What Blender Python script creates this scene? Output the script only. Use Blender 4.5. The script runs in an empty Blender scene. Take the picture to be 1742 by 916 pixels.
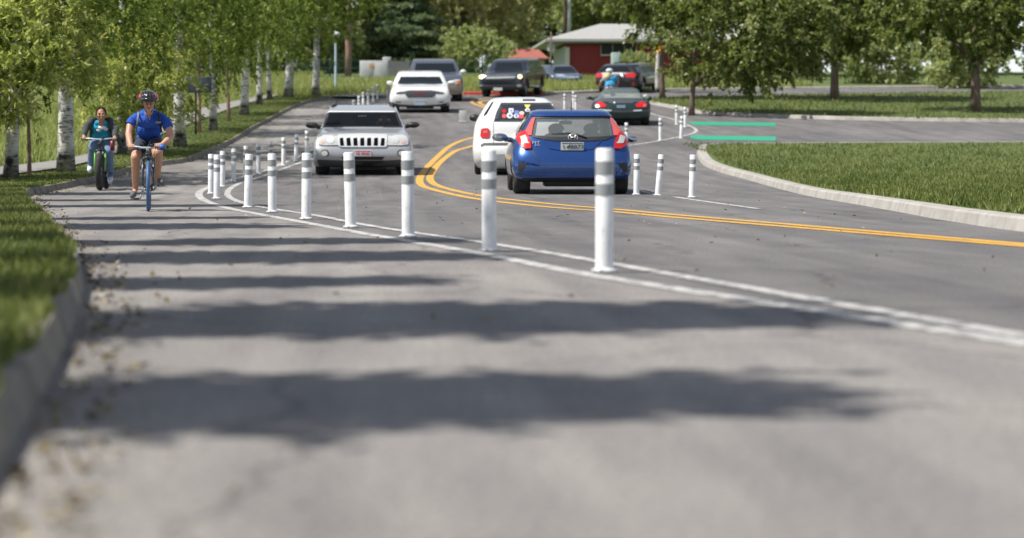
import bpy, bmesh, math, random
import numpy as np
from mathutils import Vector, Matrix
from mathutils.bvhtree import BVHTree
from mathutils.geometry import tessellate_polygon
R = math.radians
scene = bpy.context.scene
COL = scene.collection

# ---------------------------------------------------------------- camera
F = 4030.0            # focal length in pixels of the 1742 px wide photograph
PX, PY = 600.0, 270.0  # where the level optical axis meets the photograph
CH = 0.66             # camera height over the near road
cam_d = bpy.data.cameras.new('camera')
cam = bpy.data.objects.new('camera', cam_d); COL.objects.link(cam)
cam.location = (0, 0, CH); cam.rotation_euler = (R(90), 0, 0)
cam_d.sensor_width = 36; cam_d.lens = F/1742*36
cam_d.shift_x = (871-PX)/1742; cam_d.shift_y = -(458-PY)/1742
cam_d.clip_start = 0.1; cam_d.clip_end = 3000
cam_d.dof.use_dof = True; cam_d.dof.focus_distance = 31; cam_d.dof.aperture_fstop = 2.1
cam_d.dof.aperture_blades = 0
scene.camera = cam

# ---------------------------------------------------------------- light
SUN = Vector((-0.74, -0.24, 1.16)).normalized()     # towards the sun
world = bpy.data.worlds.new('World'); scene.world = world; world.use_nodes = True
wn = world.node_tree; wn.nodes.clear()
sky = wn.nodes.new('ShaderNodeTexSky'); sky.sky_type = 'NISHITA'; sky.sun_disc = False
sky.sun_elevation = math.asin(SUN.z); sky.sun_rotation = math.atan2(SUN.x, SUN.y)
sky.altitude = 1900; sky.air_density = 1.0; sky.dust_density = 0.8
bg = wn.nodes.new('ShaderNodeBackground'); bg.inputs[1].default_value = 0.11
wo = wn.nodes.new('ShaderNodeOutputWorld')
hs = wn.nodes.new('ShaderNodeHueSaturation'); hs.inputs['Saturation'].default_value = .5; wn.links.new(sky.outputs[0], hs.inputs['Color']); wn.links.new(hs.outputs[0], bg.inputs[0]); wn.links.new(bg.outputs[0], wo.inputs[0])
sl = bpy.data.lights.new('sun', 'SUN'); sl.energy = 4.6; sl.angle = R(0.53); sl.color = (1, .955, .88)
so = bpy.data.objects.new('sun', sl); COL.objects.link(so)
so.rotation_euler = SUN.to_track_quat('Z', 'Y').to_euler(); so.location = (-20, -5, 30)
scene.view_settings.view_transform = 'Standard'; scene.view_settings.look = 'None'
scene.view_settings.gamma = 1; scene.view_settings.use_curve_mapping = False
scene.view_settings.exposure = 0.48
scene.cycles.max_bounces = 6; scene.cycles.diffuse_bounces = 3; scene.cycles.transparent_max_bounces = 12
scene.cycles.use_denoising = True
scene.cycles.sample_clamp_indirect = 6

# ---------------------------------------------------------------- terrain profile: flat, then a steady climb away from the camera
def g(y):
    s = 0.057
    if y < 38: return 0.0
    if y < 68: return s*(y-38)**2/60
    if y < 165: return s*30/2 + s*(y-68)
    base = s*15 + s*97
    if y < 205: t = y-165; return base + s*t - (s-.012)*t*t/80
    return base + s*40 - (s-.012)*20 + .012*(y-205)
def gnd_y(py, dz=0.0):     # distance at which the ground shows at row py
    a, b = 3.2, 164.0
    f = lambda Y: PY - F*(g(Y)+dz-CH)/Y - py
    if f(b) > 0: return b
    for _ in range(60):
        m = (a+b)/2
        if f(m) > 0: a = m
        else: b = m
    return (a+b)/2
def P(px, py, dz=0.0):
    Y = gnd_y(py, dz); return Vector(((px-PX)*Y/F, Y, g(Y)+dz))
def W(px, py, Y): return Vector(((px-PX)*Y/F, Y, CH+(PY-py)*Y/F))

# ---------------------------------------------------------------- object helpers
def link(o, parent=None):
    COL.objects.link(o)
    if parent is not None: o.parent = parent
    return o
def tag(o, label=None, cat=None, group=None, kind=None):
    if label: o['label'] = label
    if cat: o['category'] = cat
    if group: o['group'] = group
    if kind: o['kind'] = kind
    return o
def empty(name, loc, rot=(0,0,0), label=None, cat=None, group=None):
    o = bpy.data.objects.new(name, None); o.location = loc; o.rotation_euler = rot
    o.empty_display_size = .3; link(o); tag(o, label, cat, group); return o
def mesh(name, verts, faces, mats, parent=None, smooth=True, mi=None, loc=None):
    me = bpy.data.meshes.new(name)
    me.from_pydata([tuple(v) for v in verts], [], faces)
    if not isinstance(mats, (list, tuple)): mats = [mats]
    for m in mats: me.materials.append(m)
    if smooth: me.polygons.foreach_set('use_smooth', [True]*len(me.polygons))
    if mi is not None: me.polygons.foreach_set('material_index', mi)
    me.update()
    o = bpy.data.objects.new(name, me)
    if loc is not None: o.location = loc
    return link(o, parent)

class MB:
    """collects shapes into one mesh"""
    def __init__(s): s.v = []; s.f = []; s.m = []
    def add(s, v, f, mi=0):
        n = len(s.v); s.v += [tuple(a) for a in v]; s.f += [tuple(i+n for i in a) for a in f]; s.m += [mi]*len(f); return s
    def box(s, c, d, mi=0, bev=0.0, M=None):
        x, y, z = [k/2 for k in d]; b = min(bev, x*.9, y*.9, z*.9)
        if b <= 0:
            v = [(i*x, j*y, k*z) for i in (-1,1) for j in (-1,1) for k in (-1,1)]
            f = [(0,1,3,2),(4,6,7,5),(0,4,5,1),(2,3,7,6),(0,2,6,4),(1,5,7,3)]
        else:
            bm = bmesh.new(); bmesh.ops.create_cube(bm, size=1)
            for q in bm.verts: q.co = Vector((q.co.x*2*x, q.co.y*2*y, q.co.z*2*z))
            bmesh.ops.bevel(bm, geom=bm.edges[:], offset=b, segments=2, affect='EDGES', profile=.5)
            v = [q.co.copy() for q in bm.verts]; f = [[q.index for q in fc.verts] for fc in bm.faces]; bm.free()
        c = Vector(c)
        v = [(M @ Vector(q) if M else Vector(q)) + c for q in v]
        return s.add(v, f, mi)
    def tube(s, pts, r, n=8, mi=0, caps=True, closed=False):
        pts = [Vector(p) for p in pts]; k = len(pts)
        if not hasattr(r, '__len__'): r = [r]*k
        v = []; f = []
        prev = None
        for i, p in enumerate(pts):
            if closed: t = pts[(i+1) % k]-pts[i-1]
            else: t = pts[min(i+1, k-1)]-pts[max(i-1, 0)]
            if t.length < 1e-9: t = Vector((0,0,1))
            t.normalize()
            if prev is None:
                a = t.orthogonal().normalized()
            else:
                a = prev - t*prev.dot(t)
                if a.length < 1e-6: a = t.orthogonal()
                a.normalize()
            prev = a; b = t.cross(a)
            for j in range(n):
                q = 2*math.pi*j/n; v.append(p+(a*math.cos(q)+b*math.sin(q))*r[i])
        for i in range(k if closed else k-1):
            for j in range(n):
                a0 = i*n+j; a1 = i*n+(j+1) % n; b0 = ((i+1) % k)*n+j; b1 = ((i+1) % k)*n+(j+1) % n
                f.append((a0, a1, b1, b0))
        if caps and not closed:
            f.append(tuple(range(n-1, -1, -1))); f.append(tuple((k-1)*n+j for j in range(n)))
        return s.add(v, f, mi)
    def lathe(s, prof, c=(0,0,0), n=24, axis='z', mi=0, cap=True):
        v = []; f = []; c = Vector(c)
        for r, h in prof:
            for j in range(n):
                q = 2*math.pi*j/n; a, b = r*math.cos(q), r*math.sin(q)
                v.append(c + (Vector((a, b, h)) if axis == 'z' else Vector((h, a, b)) if axis == 'x' else Vector((a, h, b))))
        for i in range(len(prof)-1):
            for j in range(n):
                f.append((i*n+j, i*n+(j+1) % n, (i+1)*n+(j+1) % n, (i+1)*n+j))
        if cap:
            f.append(tuple(range(n-1, -1, -1))); f.append(tuple((len(prof)-1)*n+j for j in range(n)))
        return s.add(v, f, mi)
    def ball(s, c, r, mi=0, n=14, M=None):
        if not hasattr(r, '__len__'): r = (r, r, r)
        v = []; f = []; c = Vector(c); h = n//2+1
        for i in range(h+1):
            t = math.pi*i/h
            t = min(max(t, .02), math.pi-.02)
            for j in range(n):
                q = 2*math.pi*j/n
                p = Vector((r[0]*math.sin(t)*math.cos(q), r[1]*math.sin(t)*math.sin(q), r[2]*math.cos(t)))
                if M: p = M @ p
                v.append(c+p)
        for i in range(h):
            for j in range(n):
                f.append((i*n+j, (i+1)*n+j, (i+1)*n+(j+1) % n, i*n+(j+1) % n))
        f.append(tuple(range(n))); f.append(tuple(h*n+n-1-j for j in range(n)))
        return s.add(v, f, mi)
    def build(s, name, mats, parent=None, smooth=False, loc=None):
        return mesh(name, s.v, s.f, mats, parent, smooth, s.m, loc)
def autosmooth(o, ang=35):
    me = o.data; me.polygons.foreach_set('use_smooth', [True]*len(me.polygons))
    bm = bmesh.new(); bm.from_mesh(me)
    for e in bm.edges:
        if len(e.link_faces) == 2 and e.calc_face_angle(0) > R(ang): e.smooth = False
    bm.to_mesh(me); bm.free(); return o
def dup(root, loc=None, rot=None, scale=None):
    r = root.copy(); COL.objects.link(r)
    if loc is not None: r.location = loc
    if rot is not None: r.rotation_euler = rot
    if scale is not None: r.scale = scale
    for ch in list(root.children):
        c = ch.copy(); COL.objects.link(c); c.parent = r
        for q in ch.children:
            d = q.copy(); COL.objects.link(d); d.parent = c
    return r

# ---------------------------------------------------------------- materials
def mat(name, col=(.5,.5,.5), rough=.5, metal=0.0, coat=0.0, spec=.5, trans=0.0, emit=None, es=0.0, alpha=1.0):
    m = bpy.data.materials.new(name); m.use_nodes = True
    b = m.node_tree.nodes['Principled BSDF']
    b.inputs['Base Color'].default_value = (*col, 1); b.inputs['Roughness'].default_value = rough
    b.inputs['Metallic'].default_value = metal; b.inputs['Coat Weight'].default_value = coat
    b.inputs['Coat Roughness'].default_value = .04
    b.inputs['Specular IOR Level'].default_value = spec
    b.inputs['Transmission Weight'].default_value = trans
    b.inputs['Alpha'].default_value = alpha
    if emit: b.inputs['Emission Color'].default_value = (*emit, 1); b.inputs['Emission Strength'].default_value = es
    return m
def nodes(m): return m.node_tree.nodes, m.node_tree.links, m.node_tree.nodes['Principled BSDF']
def noise_col(m, stops, scale=4, detail=6, coord='Object', stretch=(1,1,1), bump=0.0, bscale=None, rough=.6, bdist=.02):
    N, L, b = nodes(m)
    tc = N.new('ShaderNodeTexCoord'); mp = N.new('ShaderNodeMapping'); mp.inputs['Scale'].default_value = stretch
    L.new(tc.outputs[coord], mp.inputs[0])
    n = N.new('ShaderNodeTexNoise'); n.inputs['Scale'].default_value = scale; n.inputs['Detail'].default_value = detail
    n.inputs['Roughness'].default_value = rough
    L.new(mp.outputs[0], n.inputs['Vector'])
    r = N.new('ShaderNodeValToRGB'); L.new(n.outputs[0], r.inputs[0])
    e = r.color_ramp.elements
    while len(e) < len(stops): e.new(.5)
    for el, (p, c) in zip(e, stops): el.position = p; el.color = (*c, 1)
    L.new(r.outputs[0], b.inputs['Base Color'])
    if bump:
        n2 = N.new('ShaderNodeTexNoise'); n2.inputs['Scale'].default_value = bscale or scale*4; n2.inputs['Detail'].default_value = 5
        L.new(mp.outputs[0], n2.inputs['Vector'])
        bp = N.new('ShaderNodeBump'); bp.inputs['Strength'].default_value = bump; bp.inputs['Distance'].default_value = bdist
        L.new(n2.outputs[0], bp.inputs['Height']); L.new(bp.outputs[0], b.inputs['Normal'])
    return r
def leafmat(name, cols, trans=.3, rough=.45):
    """leaf colours picked per face from the 'tone' attribute"""
    m = mat(name, cols[0], rough, spec=.35); N, L, b = nodes(m)
    a = N.new('ShaderNodeAttribute'); a.attribute_name = 'tone'
    r = N.new('ShaderNodeValToRGB'); e = r.color_ramp.elements
    while len(e) < len(cols): e.new(.5)
    for i, (el, c) in enumerate(zip(e, cols)): el.position = i/(len(cols)-1); el.color = (*c, 1)
    L.new(a.outputs['Fac'], r.inputs[0]); L.new(r.outputs[0], b.inputs['Base Color'])
    t = N.new('ShaderNodeBsdfTranslucent')
    mxc = N.new('ShaderNodeMixRGB'); mxc.blend_type = 'MULTIPLY'; mxc.inputs[0].default_value = 1
    mxc.inputs[2].default_value = (1.22, 1.28, .72, 1); L.new(r.outputs[0], mxc.inputs[1]); L.new(mxc.outputs[0], t.inputs[0])
    mx = N.new('ShaderNodeMixShader'); mx.inputs[0].default_value = trans
    L.new(b.outputs[0], mx.inputs[1]); L.new(t.outputs[0], mx.inputs[2])
    L.new(mx.outputs[0], N['Material Output'].inputs['Surface']); return m

M = {}
# asphalt: aggregate speckle, worn lanes, faint patches
m = M['asphalt'] = mat('asphalt', rough=.85, spec=.3); N, L, b = nodes(m)
tc = N.new('ShaderNodeTexCoord')
def nz(scale, detail=4, st=(1,1,1)):
    mp = N.new('ShaderNodeMapping'); mp.inputs['Scale'].default_value = st; L.new(tc.outputs['Object'], mp.inputs[0])
    n = N.new('ShaderNodeTexNoise'); n.inputs['Scale'].default_value = scale; n.inputs['Detail'].default_value = detail
    L.new(mp.outputs[0], n.inputs['Vector']); return n
n1 = nz(.35, 5, (1,.35,1)); n2 = nz(60, 3, (1,.5,1)); n3 = nz(2.2, 8, (1,.3,1))
r1 = N.new('ShaderNodeValToRGB'); r1.color_ramp.elements[0].position = .3; r1.color_ramp.elements[0].color = (.135,.130,.130,1)
r1.color_ramp.elements[1].position = .72; r1.color_ramp.elements[1].color = (.185,.179,.178,1)
L.new(n1.outputs[0], r1.inputs[0])
r2 = N.new('ShaderNodeValToRGB'); r2.color_ramp.elements[0].position = .32; r2.color_ramp.elements[0].color = (.62,.62,.64,1)
r2.color_ramp.elements[1].position = .68; r2.color_ramp.elements[1].color = (1.28,1.26,1.24,1)
L.new(n2.outputs[0], r2.inputs[0])
r3 = N.new('ShaderNodeValToRGB'); r3.color_ramp.elements[0].position = .35; r3.color_ramp.elements[0].color = (.86,.86,.87,1)
r3.color_ramp.elements[1].position = .65; r3.color_ramp.elements[1].color = (1.08,1.07,1.06,1)
L.new(n3.outputs[0], r3.inputs[0])
x1 = N.new('ShaderNodeMixRGB'); x1.blend_type = 'MULTIPLY'; x1.inputs[0].default_value = 1
x2 = N.new('ShaderNodeMixRGB'); x2.blend_type = 'MULTIPLY'; x2.inputs[0].default_value = 1
L.new(r1.outputs[0], x1.inputs[1]); L.new(r2.outputs[0], x1.inputs[2]); L.new(x1.outputs[0], x2.inputs[1]); L.new(r3.outputs[0], x2.inputs[2])
vo = N.new('ShaderNodeTexVoronoi'); vo.feature = 'DISTANCE_TO_EDGE'; vo.inputs['Scale'].default_value = .42
wob = nz(1.6, 5); ms = N.new('ShaderNodeMixRGB'); ms.blend_type = 'ADD'; ms.inputs[0].default_value = .45; L.new(tc.outputs['Object'], ms.inputs[1]); L.new(wob.outputs[1], ms.inputs[2]); L.new(ms.outputs[0], vo.inputs['Vector'])
rc = N.new('ShaderNodeValToRGB'); rc.color_ramp.elements[0].position = .002; rc.color_ramp.elements[0].color = (.68,.68,.69,1); rc.color_ramp.elements[1].position = .012; rc.color_ramp.elements[1].color = (1,1,1,1); L.new(vo.outputs['Distance'], rc.inputs[0])
n4 = nz(1.1, 3, (2.2,.12,1)); r4 = N.new('ShaderNodeValToRGB'); r4.color_ramp.elements[0].position = .38; r4.color_ramp.elements[0].color = (.80,.80,.81,1); r4.color_ramp.elements[1].position = .6; r4.color_ramp.elements[1].color = (1.04,1.04,1.03,1); L.new(n4.outputs[0], r4.inputs[0])
n5 = nz(7, 2); r5 = N.new('ShaderNodeValToRGB'); r5.color_ramp.elements[0].position = .70; r5.color_ramp.elements[0].color = (1,1,1,1); r5.color_ramp.elements[1].position = .76; r5.color_ramp.elements[1].color = (.6,.6,.6,1); L.new(n5.outputs[0], r5.inputs[0])
last = x2
for q_ in (rc, r4, r5):
    xx = N.new('ShaderNodeMixRGB'); xx.blend_type = 'MULTIPLY'; xx.inputs[0].default_value = 1; L.new(last.outputs[0], xx.inputs[1]); L.new(q_.outputs[0], xx.inputs[2]); last = xx
L.new(last.outputs[0], b.inputs['Base Color'])
bp = N.new('ShaderNodeBump'); bp.inputs['Strength'].default_value = .35; bp.inputs['Distance'].default_value = .01
L.new(n2.outputs[0], bp.inputs['Height']); L.new(bp.outputs[0], b.inputs['Normal'])

M['asphalt_lane'] = M['asphalt'].copy(); M['asphalt_lane'].name = 'older paler asphalt'
for nd in M['asphalt_lane'].node_tree.nodes:
    if nd.type == 'VALTORGB' and abs(nd.color_ramp.elements[0].position-.3) < 1e-4 and nd.color_ramp.elements[0].color[0] < .14:
        nd.color_ramp.elements[0].color = (.215,.203,.192,1); nd.color_ramp.elements[1].color = (.285,.272,.26,1)
M['concrete'] = mat('concrete', rough=.85); noise_col(M['concrete'], [(.3,(.27,.25,.225)),(.7,(.42,.40,.365))], 3, bump=.3)
M['kerbstone'] = mat('weathered kerb', rough=.9); noise_col(M['kerbstone'], [(.32,(.07,.062,.048)),(.48,(.20,.18,.15)),(.68,(.33,.30,.25))], 2.6, 9, bump=.6, rough=.72)
M['redpaint'] = mat('red kerb paint', rough=.6); noise_col(M['redpaint'], [(.3,(.45,.05,.04)),(.7,(.62,.09,.06))], 5)
M['path'] = mat('path', rough=.85); noise_col(M['path'], [(.3,(.20,.19,.18)),(.7,(.27,.26,.25))], 1.5, bump=.2)
M['soil'] = mat('soil', rough=.95); noise_col(M['soil'], [(.3,(.09,.11,.035)),(.55,(.14,.16,.05)),(.8,(.19,.19,.08))], 1.2, bump=.6)
M['turf'] = mat('turf', rough=.95); noise_col(M['turf'], [(.3,(.055,.085,.02)),(.55,(.09,.125,.03)),(.8,(.14,.16,.05))], 2.5, bump=.7, bscale=20)
def worn(name, c, road=(.16,.157,.16), lo=.36, hi=.44, sc=9):
    m = M[name] = mat(name, rough=.7)
    noise_col(m, [(lo, road), (hi, c), (.62, tuple(k*1.04 for k in c)), (.85, tuple(k*.88 for k in c))], sc, 8, bump=.15); return m
worn('whiteline', (.50,.49,.47), lo=.4, hi=.52); worn('yellowline', (.60,.33,.045)); worn('greenpaint', (.02,.30,.17), lo=.3, hi=.36)

GRASS = leafmat('grass blades', [(.06,.085,.02),(.11,.145,.03),(.18,.205,.055),(.28,.26,.11)], .3, .6)
MEADOW = leafmat('meadow grass', [(.19,.24,.07),(.27,.32,.10),(.37,.39,.14),(.50,.45,.24)], .3, .6)

# ---------------------------------------------------------------- sheets that follow the terrain
def sheet(name, poly, dz, material, kind='structure', step=3.0, smooth=True, parent=None, thick=0.0):
    """flat world polygon (x, y list) cut along y and lifted on to the terrain profile"""
    bm = bmesh.new(); vs = [bm.verts.new((p[0], p[1], 0)) for p in poly]
    tri = tessellate_polygon([[Vector((p[0], p[1], 0)) for p in poly]])
    for t in tri:
        try: bm.faces.new([vs[i] for i in t])
        except ValueError: pass
    ys = [p[1] for p in poly]; y = max(min(ys), 30); ymax = min(max(ys), 230)
    while y < ymax:
        bmesh.ops.bisect_plane(bm, geom=bm.verts[:]+bm.edges[:]+bm.faces[:], plane_co=(0,y,0), plane_no=(0,1,0), dist=1e-5)
        y += step
    for v in bm.verts: v.co.z = g(v.co.y)+dz
    bmesh.ops.recalc_face_normals(bm, faces=bm.faces[:])
    for f in bm.faces:
        if f.normal.z < 0: f.normal_flip()
    me = bpy.data.meshes.new(name); bm.to_mesh(me); bm.free(); me.materials.append(material)
    if smooth: me.polygons.foreach_set('use_smooth', [True]*len(me.polygons))
    o = bpy.data.objects.new(name, me); link(o, parent)
    if parent is None: tag(o, kind=kind)
    return o
def chaikin(p, n=2):
    p = [Vector((q[0], q[1])) for q in p]
    for _ in range(n):
        q = [p[0]]
        for a, b2 in zip(p, p[1:]): q += [a*.75+b2*.25, a*.25+b2*.75]
        q.append(p[-1]); p = q
    return p
def resample(p, d):
    out = [p[0]]; acc = 0
    for a, b2 in zip(p, p[1:]):
        L_ = (b2-a).length; 
        if L_ < 1e-6: continue
        t = d-acc
        while t < L_: out.append(a+(b2-a)*(t/L_)); t += d
        acc = (acc+L_) % d if t-d <= L_ else acc+L_
    out.append(p[-1]); return out
def offset(pts, k):
    out = []
    for i, p in enumerate(pts):
        t = pts[min(i+1, len(pts)-1)]-pts[max(i-1, 0)]
        if t.length < 1e-6: t = Vector((0,1))
        t.normalize(); out.append(p+Vector((t.y, -t.x))*k)
    return out
def ribbon(name, px, width, dz, material, n=2, world_pts=False, kind='structure', ext0=None, ext1=None):
    pts = [Vector(P(*q)[:2]) for q in px] if not world_pts else [Vector(q) for q in px]
    if ext0: pts.insert(0, pts[0]+(pts[0]-pts[1]).normalized()*ext0)
    if ext1: pts.append(pts[-1]+(pts[-1]-pts[-2]).normalized()*ext1)
    pts = resample(chaikin(pts, n), .5)
    a = offset(pts, width/2); b2 = offset(pts, -width/2); v = []; f = []
    for p, q in zip(a, b2):
        v += [(p.x, p.y, g(p.y)+dz), (q.x, q.y, g(q.y)+dz)]
    for i in range(len(a)-1): f.append((2*i, 2*i+2, 2*i+3, 2*i+1))
    o = mesh(name, v, f, material); tag(o, kind=kind); return o

# the kerb lines (road side foot of the kerb), pixel positions on the road
left_px = [(149.5,493.6),(137,453),(109,421),(77,380.5),(52.5,356),(44.4,340),(52.5,332),(81,328),(117,320),(153.5,312),(194,301.7),(226,291.6),(279,281.5),(319,277.5),(345,265.7),(379.6,252),(407,238),(431,221),(459,207),(483,193),(510.7,179.5),(541.8,171),(572,168)]
left_k = [Vector(P(*q)[:2]) for q in left_px]
l0 = left_k[0]
left_k = [Vector((-.55,1.0)), Vector((-.75,5.5))]+left_k
outer_px = [(572,168),(640,164.5),(720,162.5),(800,162),(935,161),(1010,158.5),(1060,156)]
outer_k = [Vector(P(*q)[:2]) for q in outer_px]
outer_k += [outer_k[-1]+Vector((9, 4)), outer_k[-1]+Vector((40, 14))]
right_far_px = [(1098,171),(1104,178),(1140,184),(1200,197)]
rf = [Vector(P(*q)[:2]) for q in right_far_px]
rf = [rf[0]+Vector((30, 16)), rf[0]+Vector((3, 3.2))]+rf
rf += [rf[-1]+Vector((7.5, -7)), rf[-1]+Vector((40, -9))]
near_r = [Vector(P(*q)[:2]) for q in [(1196,251),(1184,257),(1187,270),(1200,286),(1300,312),(1450,346),(1742,401)]]
near_r = [near_r[0]+Vector((40, 3)), near_r[0]+Vector((4, .6))]+near_r+[Vector((6.4, 14)), Vector((6.9, 1))]

ground = sheet('ground', [(-300,-30),(400,-30),(400,900),(-300,900)], -.06, M['soil'], step=4)
road = sheet('road', [(-14,-2),(60,-2),(75,150),(40,142),(8,134),(-12,134),(-14,60)], 0, M['asphalt'], step=2)
for v in ground.data.vertices: pass

def kerb(name, pts, material, side, w=.16, h=.13):
    pts = resample(chaikin(pts, 2), .35)
    a = offset(pts, 0); b2 = offset(pts, -w*side); c = offset(pts, -.03*side)
    v = []; f = []
    for i in range(len(pts)):
        for q, z in ((a[i], .0), (c[i], h-.02), (offset_pt(c[i], b2[i], .12), h), (b2[i], h), (b2[i], -.03)):
            v.append((q.x, q.y, g(q.y)+z))
    for i in range(len(pts)-1):
        for k in range(4): f.append((5*i+k, 5*i+k+1, 5*i+5+k+1, 5*i+5+k))
    o = mesh(name, v, f, material, smooth=False); tag(o, kind='structure'); return pts, b2
def offset_pt(a, b2, t): return a*(1-t)+b2*t
def cut(pts, i0, i1): return pts[i0:i1]
lk, lk_in = kerb('kerb', left_k, M['kerbstone'], 1, .11, .12)
# outer kerb: grey, red painted length, grey
red0 = Vector(P(788,162.2)[:2]); red1 = Vector(P(937,161)[:2])
op = resample(chaikin(outer_k, 2), .5)
ia = min(range(len(op)), key=lambda i: (op[i]-red0).length); ib = min(range(len(op)), key=lambda i: (op[i]-red1).length)
kerb('kerb', op[:ia+1], M['concrete'], 1, .5)
kerb('red_kerb', op[ia:ib+1], M['redpaint'], 1, .5, .16)
kerb('kerb', op[ib:], M['concrete'], 1, .5)
rk, rk_in = kerb('kerb', rf, M['concrete'], 1, .26)
nk, nk_in = kerb('kerb', near_r, M['concrete'], 1, .26)
sheet('verge', [tuple(p) for p in lk_in]+[tuple(p) for p in offset(op, -.5)]+[(120,170),(120,600),(-250,600),(-250,1)], .12, M['turf'], step=3)
sheet('verge', [tuple(p) for p in rk_in]+[(90, 60),(90,110)], .12, M['turf'])
sheet('verge', [tuple(p) for p in nk_in]+[(60,1),(60,50)], .12, M['turf'])
# concrete island nose beyond the last birch
sheet('concrete_apron', [tuple(P(a,b2,.13)[:2]) for a,b2 in [(545,163.5),(562,160),(640,159.5),(660,161.5),(600,164.5)]], .135, M['concrete'])
# footpath behind the trees
fp_up = [(-60,293),(30,283.5),(90,277),(150,264.5),(200,250),(250,224),(300,197),(350,184),(420,169),(470,160)]
fp_lo = [(-60,309),(30,297.5),(100,289.5),(150,278),(200,262),(260,236),(320,214),(360,198),(415,178),(470,165)]
fa = chaikin([P(*q, .12)[:2] for q in fp_up], 2); fb = chaikin([P(*q, .12)[:2] for q in fp_lo], 2)
sheet('footpath', [tuple(p) for p in fa]+[tuple(p) for p in reversed(fb)], .165, M['path'], step=1.5)

# markings
outer_line = [(532,254.6),(503,269),(478,279),(436,296.5),(389,306.4),(354.7,318.7),(335,328.6),(344.8,341),(379.4,353.3),(428.7,363),(483,373),(552,385.4),(601.5,395.3),(700,411.8),(800.5,429),(901,449),(987,466.4),(1101.8,485),(1159,494)]
inner_line = [(560,262),(532,269.4),(478,288),(436,304),(404,312.6),(384,326),(391.7,338.5),(428.7,350.8),(478,358.2),(552,369.3),(609,381.7),(705.7,397),(814.8,411.8),(929.6,430.5),(1044.4,450.6),(1199.4,477.9)]
back = [Vector(P(*q)[:2]) for q in outer_line]; far_l = [Vector(P(a, b2)[:2]) for a, b2 in [(655,178),(642,184),(625,196),(600,213),(565,236)]]
lane_in = far_l+back; lane_in = chaikin(lane_in+[lane_in[-1]+(lane_in[-1]-lane_in[-2]).normalized()*12], 2)
lane_out = [p for p in resample(chaikin(left_k, 2), .6) if p.y < far_l[0].y]
sheet('bike_lane', [tuple(p) for p in lane_out]+[tuple(p) for p in lane_in]+[(6,0.2),(-.5,0.2)], .0015, M['asphalt_lane'], step=2)
ribbon('edge_line', [tuple(p) for p in far_l]+[tuple(p) for p in back], .135, .005, M['whiteline'], world_pts=True, ext1=9)
ribbon('edge_line', [tuple(p+Vector((.7,0))) for p in far_l]+[tuple(Vector(P(*q)[:2])) for q in inner_line], .115, .005, M['whiteline'], world_pts=True, ext1=9)
yo = [(838,166.5),(812,169),(800,173),(808,178),(838,188),(862,205),(845,223),(806,234.6),(786,239),(762,250),(738,272.6),(722,289),(712,306),(717,317),(740,324),(771.8,331.5),(819,340.5),(872,346.9),(949.7,354.9),(1044,360.7),(1130.5,369.3),(1199.4,375)]
yi = [(842,170),(822,172),(813,175),(827,181),(852,190),(874,207),(858,230),(820,244),(793,252),(772.5,257),(748,276),(737,290),(729.5,304),(737,313.5),(757,320.5),(790,328.5),(830,335.5),(880,341.6),(955,349.6),(1046,356.6),(1132,364.8),(1199.4,370.5)]
ribbon('centre_line', yo, .165, .005, M['yellowline'], ext1=20)
ribbon('centre_line', yi, .165, .005, M['yellowline'], ext1=20)
ribbon('edge_line', [(1066,248.5),(1120,240.4),(1154,233.5),(1182,227),(1186,221),(1174,215),(1148,203.5),(1108,195),(1098,188)], .12, .005, M['whiteline'])
ribbon('edge_line', [(1084,323),(1100,328),(1120,332)], .11, .005, M['whiteline'])
ribbon('edge_line', [(1148,335.5),(1194,342.6),(1290,356)], .11, .005, M['whiteline'])
for a, b2 in ((207.6,213.4),(231,238.2)):
    sheet('green_lane', [tuple(P(x,y)[:2]) for x,y in [(1176,a),(1320,a+2),(1320,b2+2),(1184,b2),(1174,b2-2)]], .009, M['greenpaint'])

# ---------------------------------------------------------------- leaves, grass: many small faces in one mesh
def quads_mesh(name, pts4, tone, material, parent=None, loc=None):
    n = len(pts4); me = bpy.data.meshes.new(name)
    me.vertices.add(4*n); me.vertices.foreach_set('co', pts4.reshape(-1).astype(np.float32))
    me.loops.add(4*n); me.loops.foreach_set('vertex_index', np.arange(4*n, dtype=np.int32))
    me.polygons.add(n); me.polygons.foreach_set('loop_start', np.arange(0, 4*n, 4, dtype=np.int32))
    me.update(calc_edges=True)
    a = me.attributes.new('tone', 'FLOAT', 'FACE'); a.data.foreach_set('value', tone.astype(np.float32))
    me.materials.append(material)
    o = bpy.data.objects.new(name, me)
    if loc is not None: o.location = loc
    return link(o, parent)
def unit(a): return a/np.maximum(np.linalg.norm(a, axis=1, keepdims=True), 1e-9)
def leaves(rng, base, d, length, width, fold=.25):
    """rhombus leaves: base point, direction, sizes (arrays)"""
    n = len(base); d = unit(d); s = unit(np.cross(d, rng.normal(size=(n,3)))); up = np.cross(s, d)
    mid = base + d*length[:,None]*.45
    A = base; B = mid + s*width[:,None]*.5 + up*width[:,None]*fold; C_ = base+d*length[:,None]-up*length[:,None]*.12; D = mid - s*width[:,None]*.5 + up*width[:,None]*fold
    return np.stack([A,B,C_,D], axis=1)
g_np = np.vectorize(g)
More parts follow.
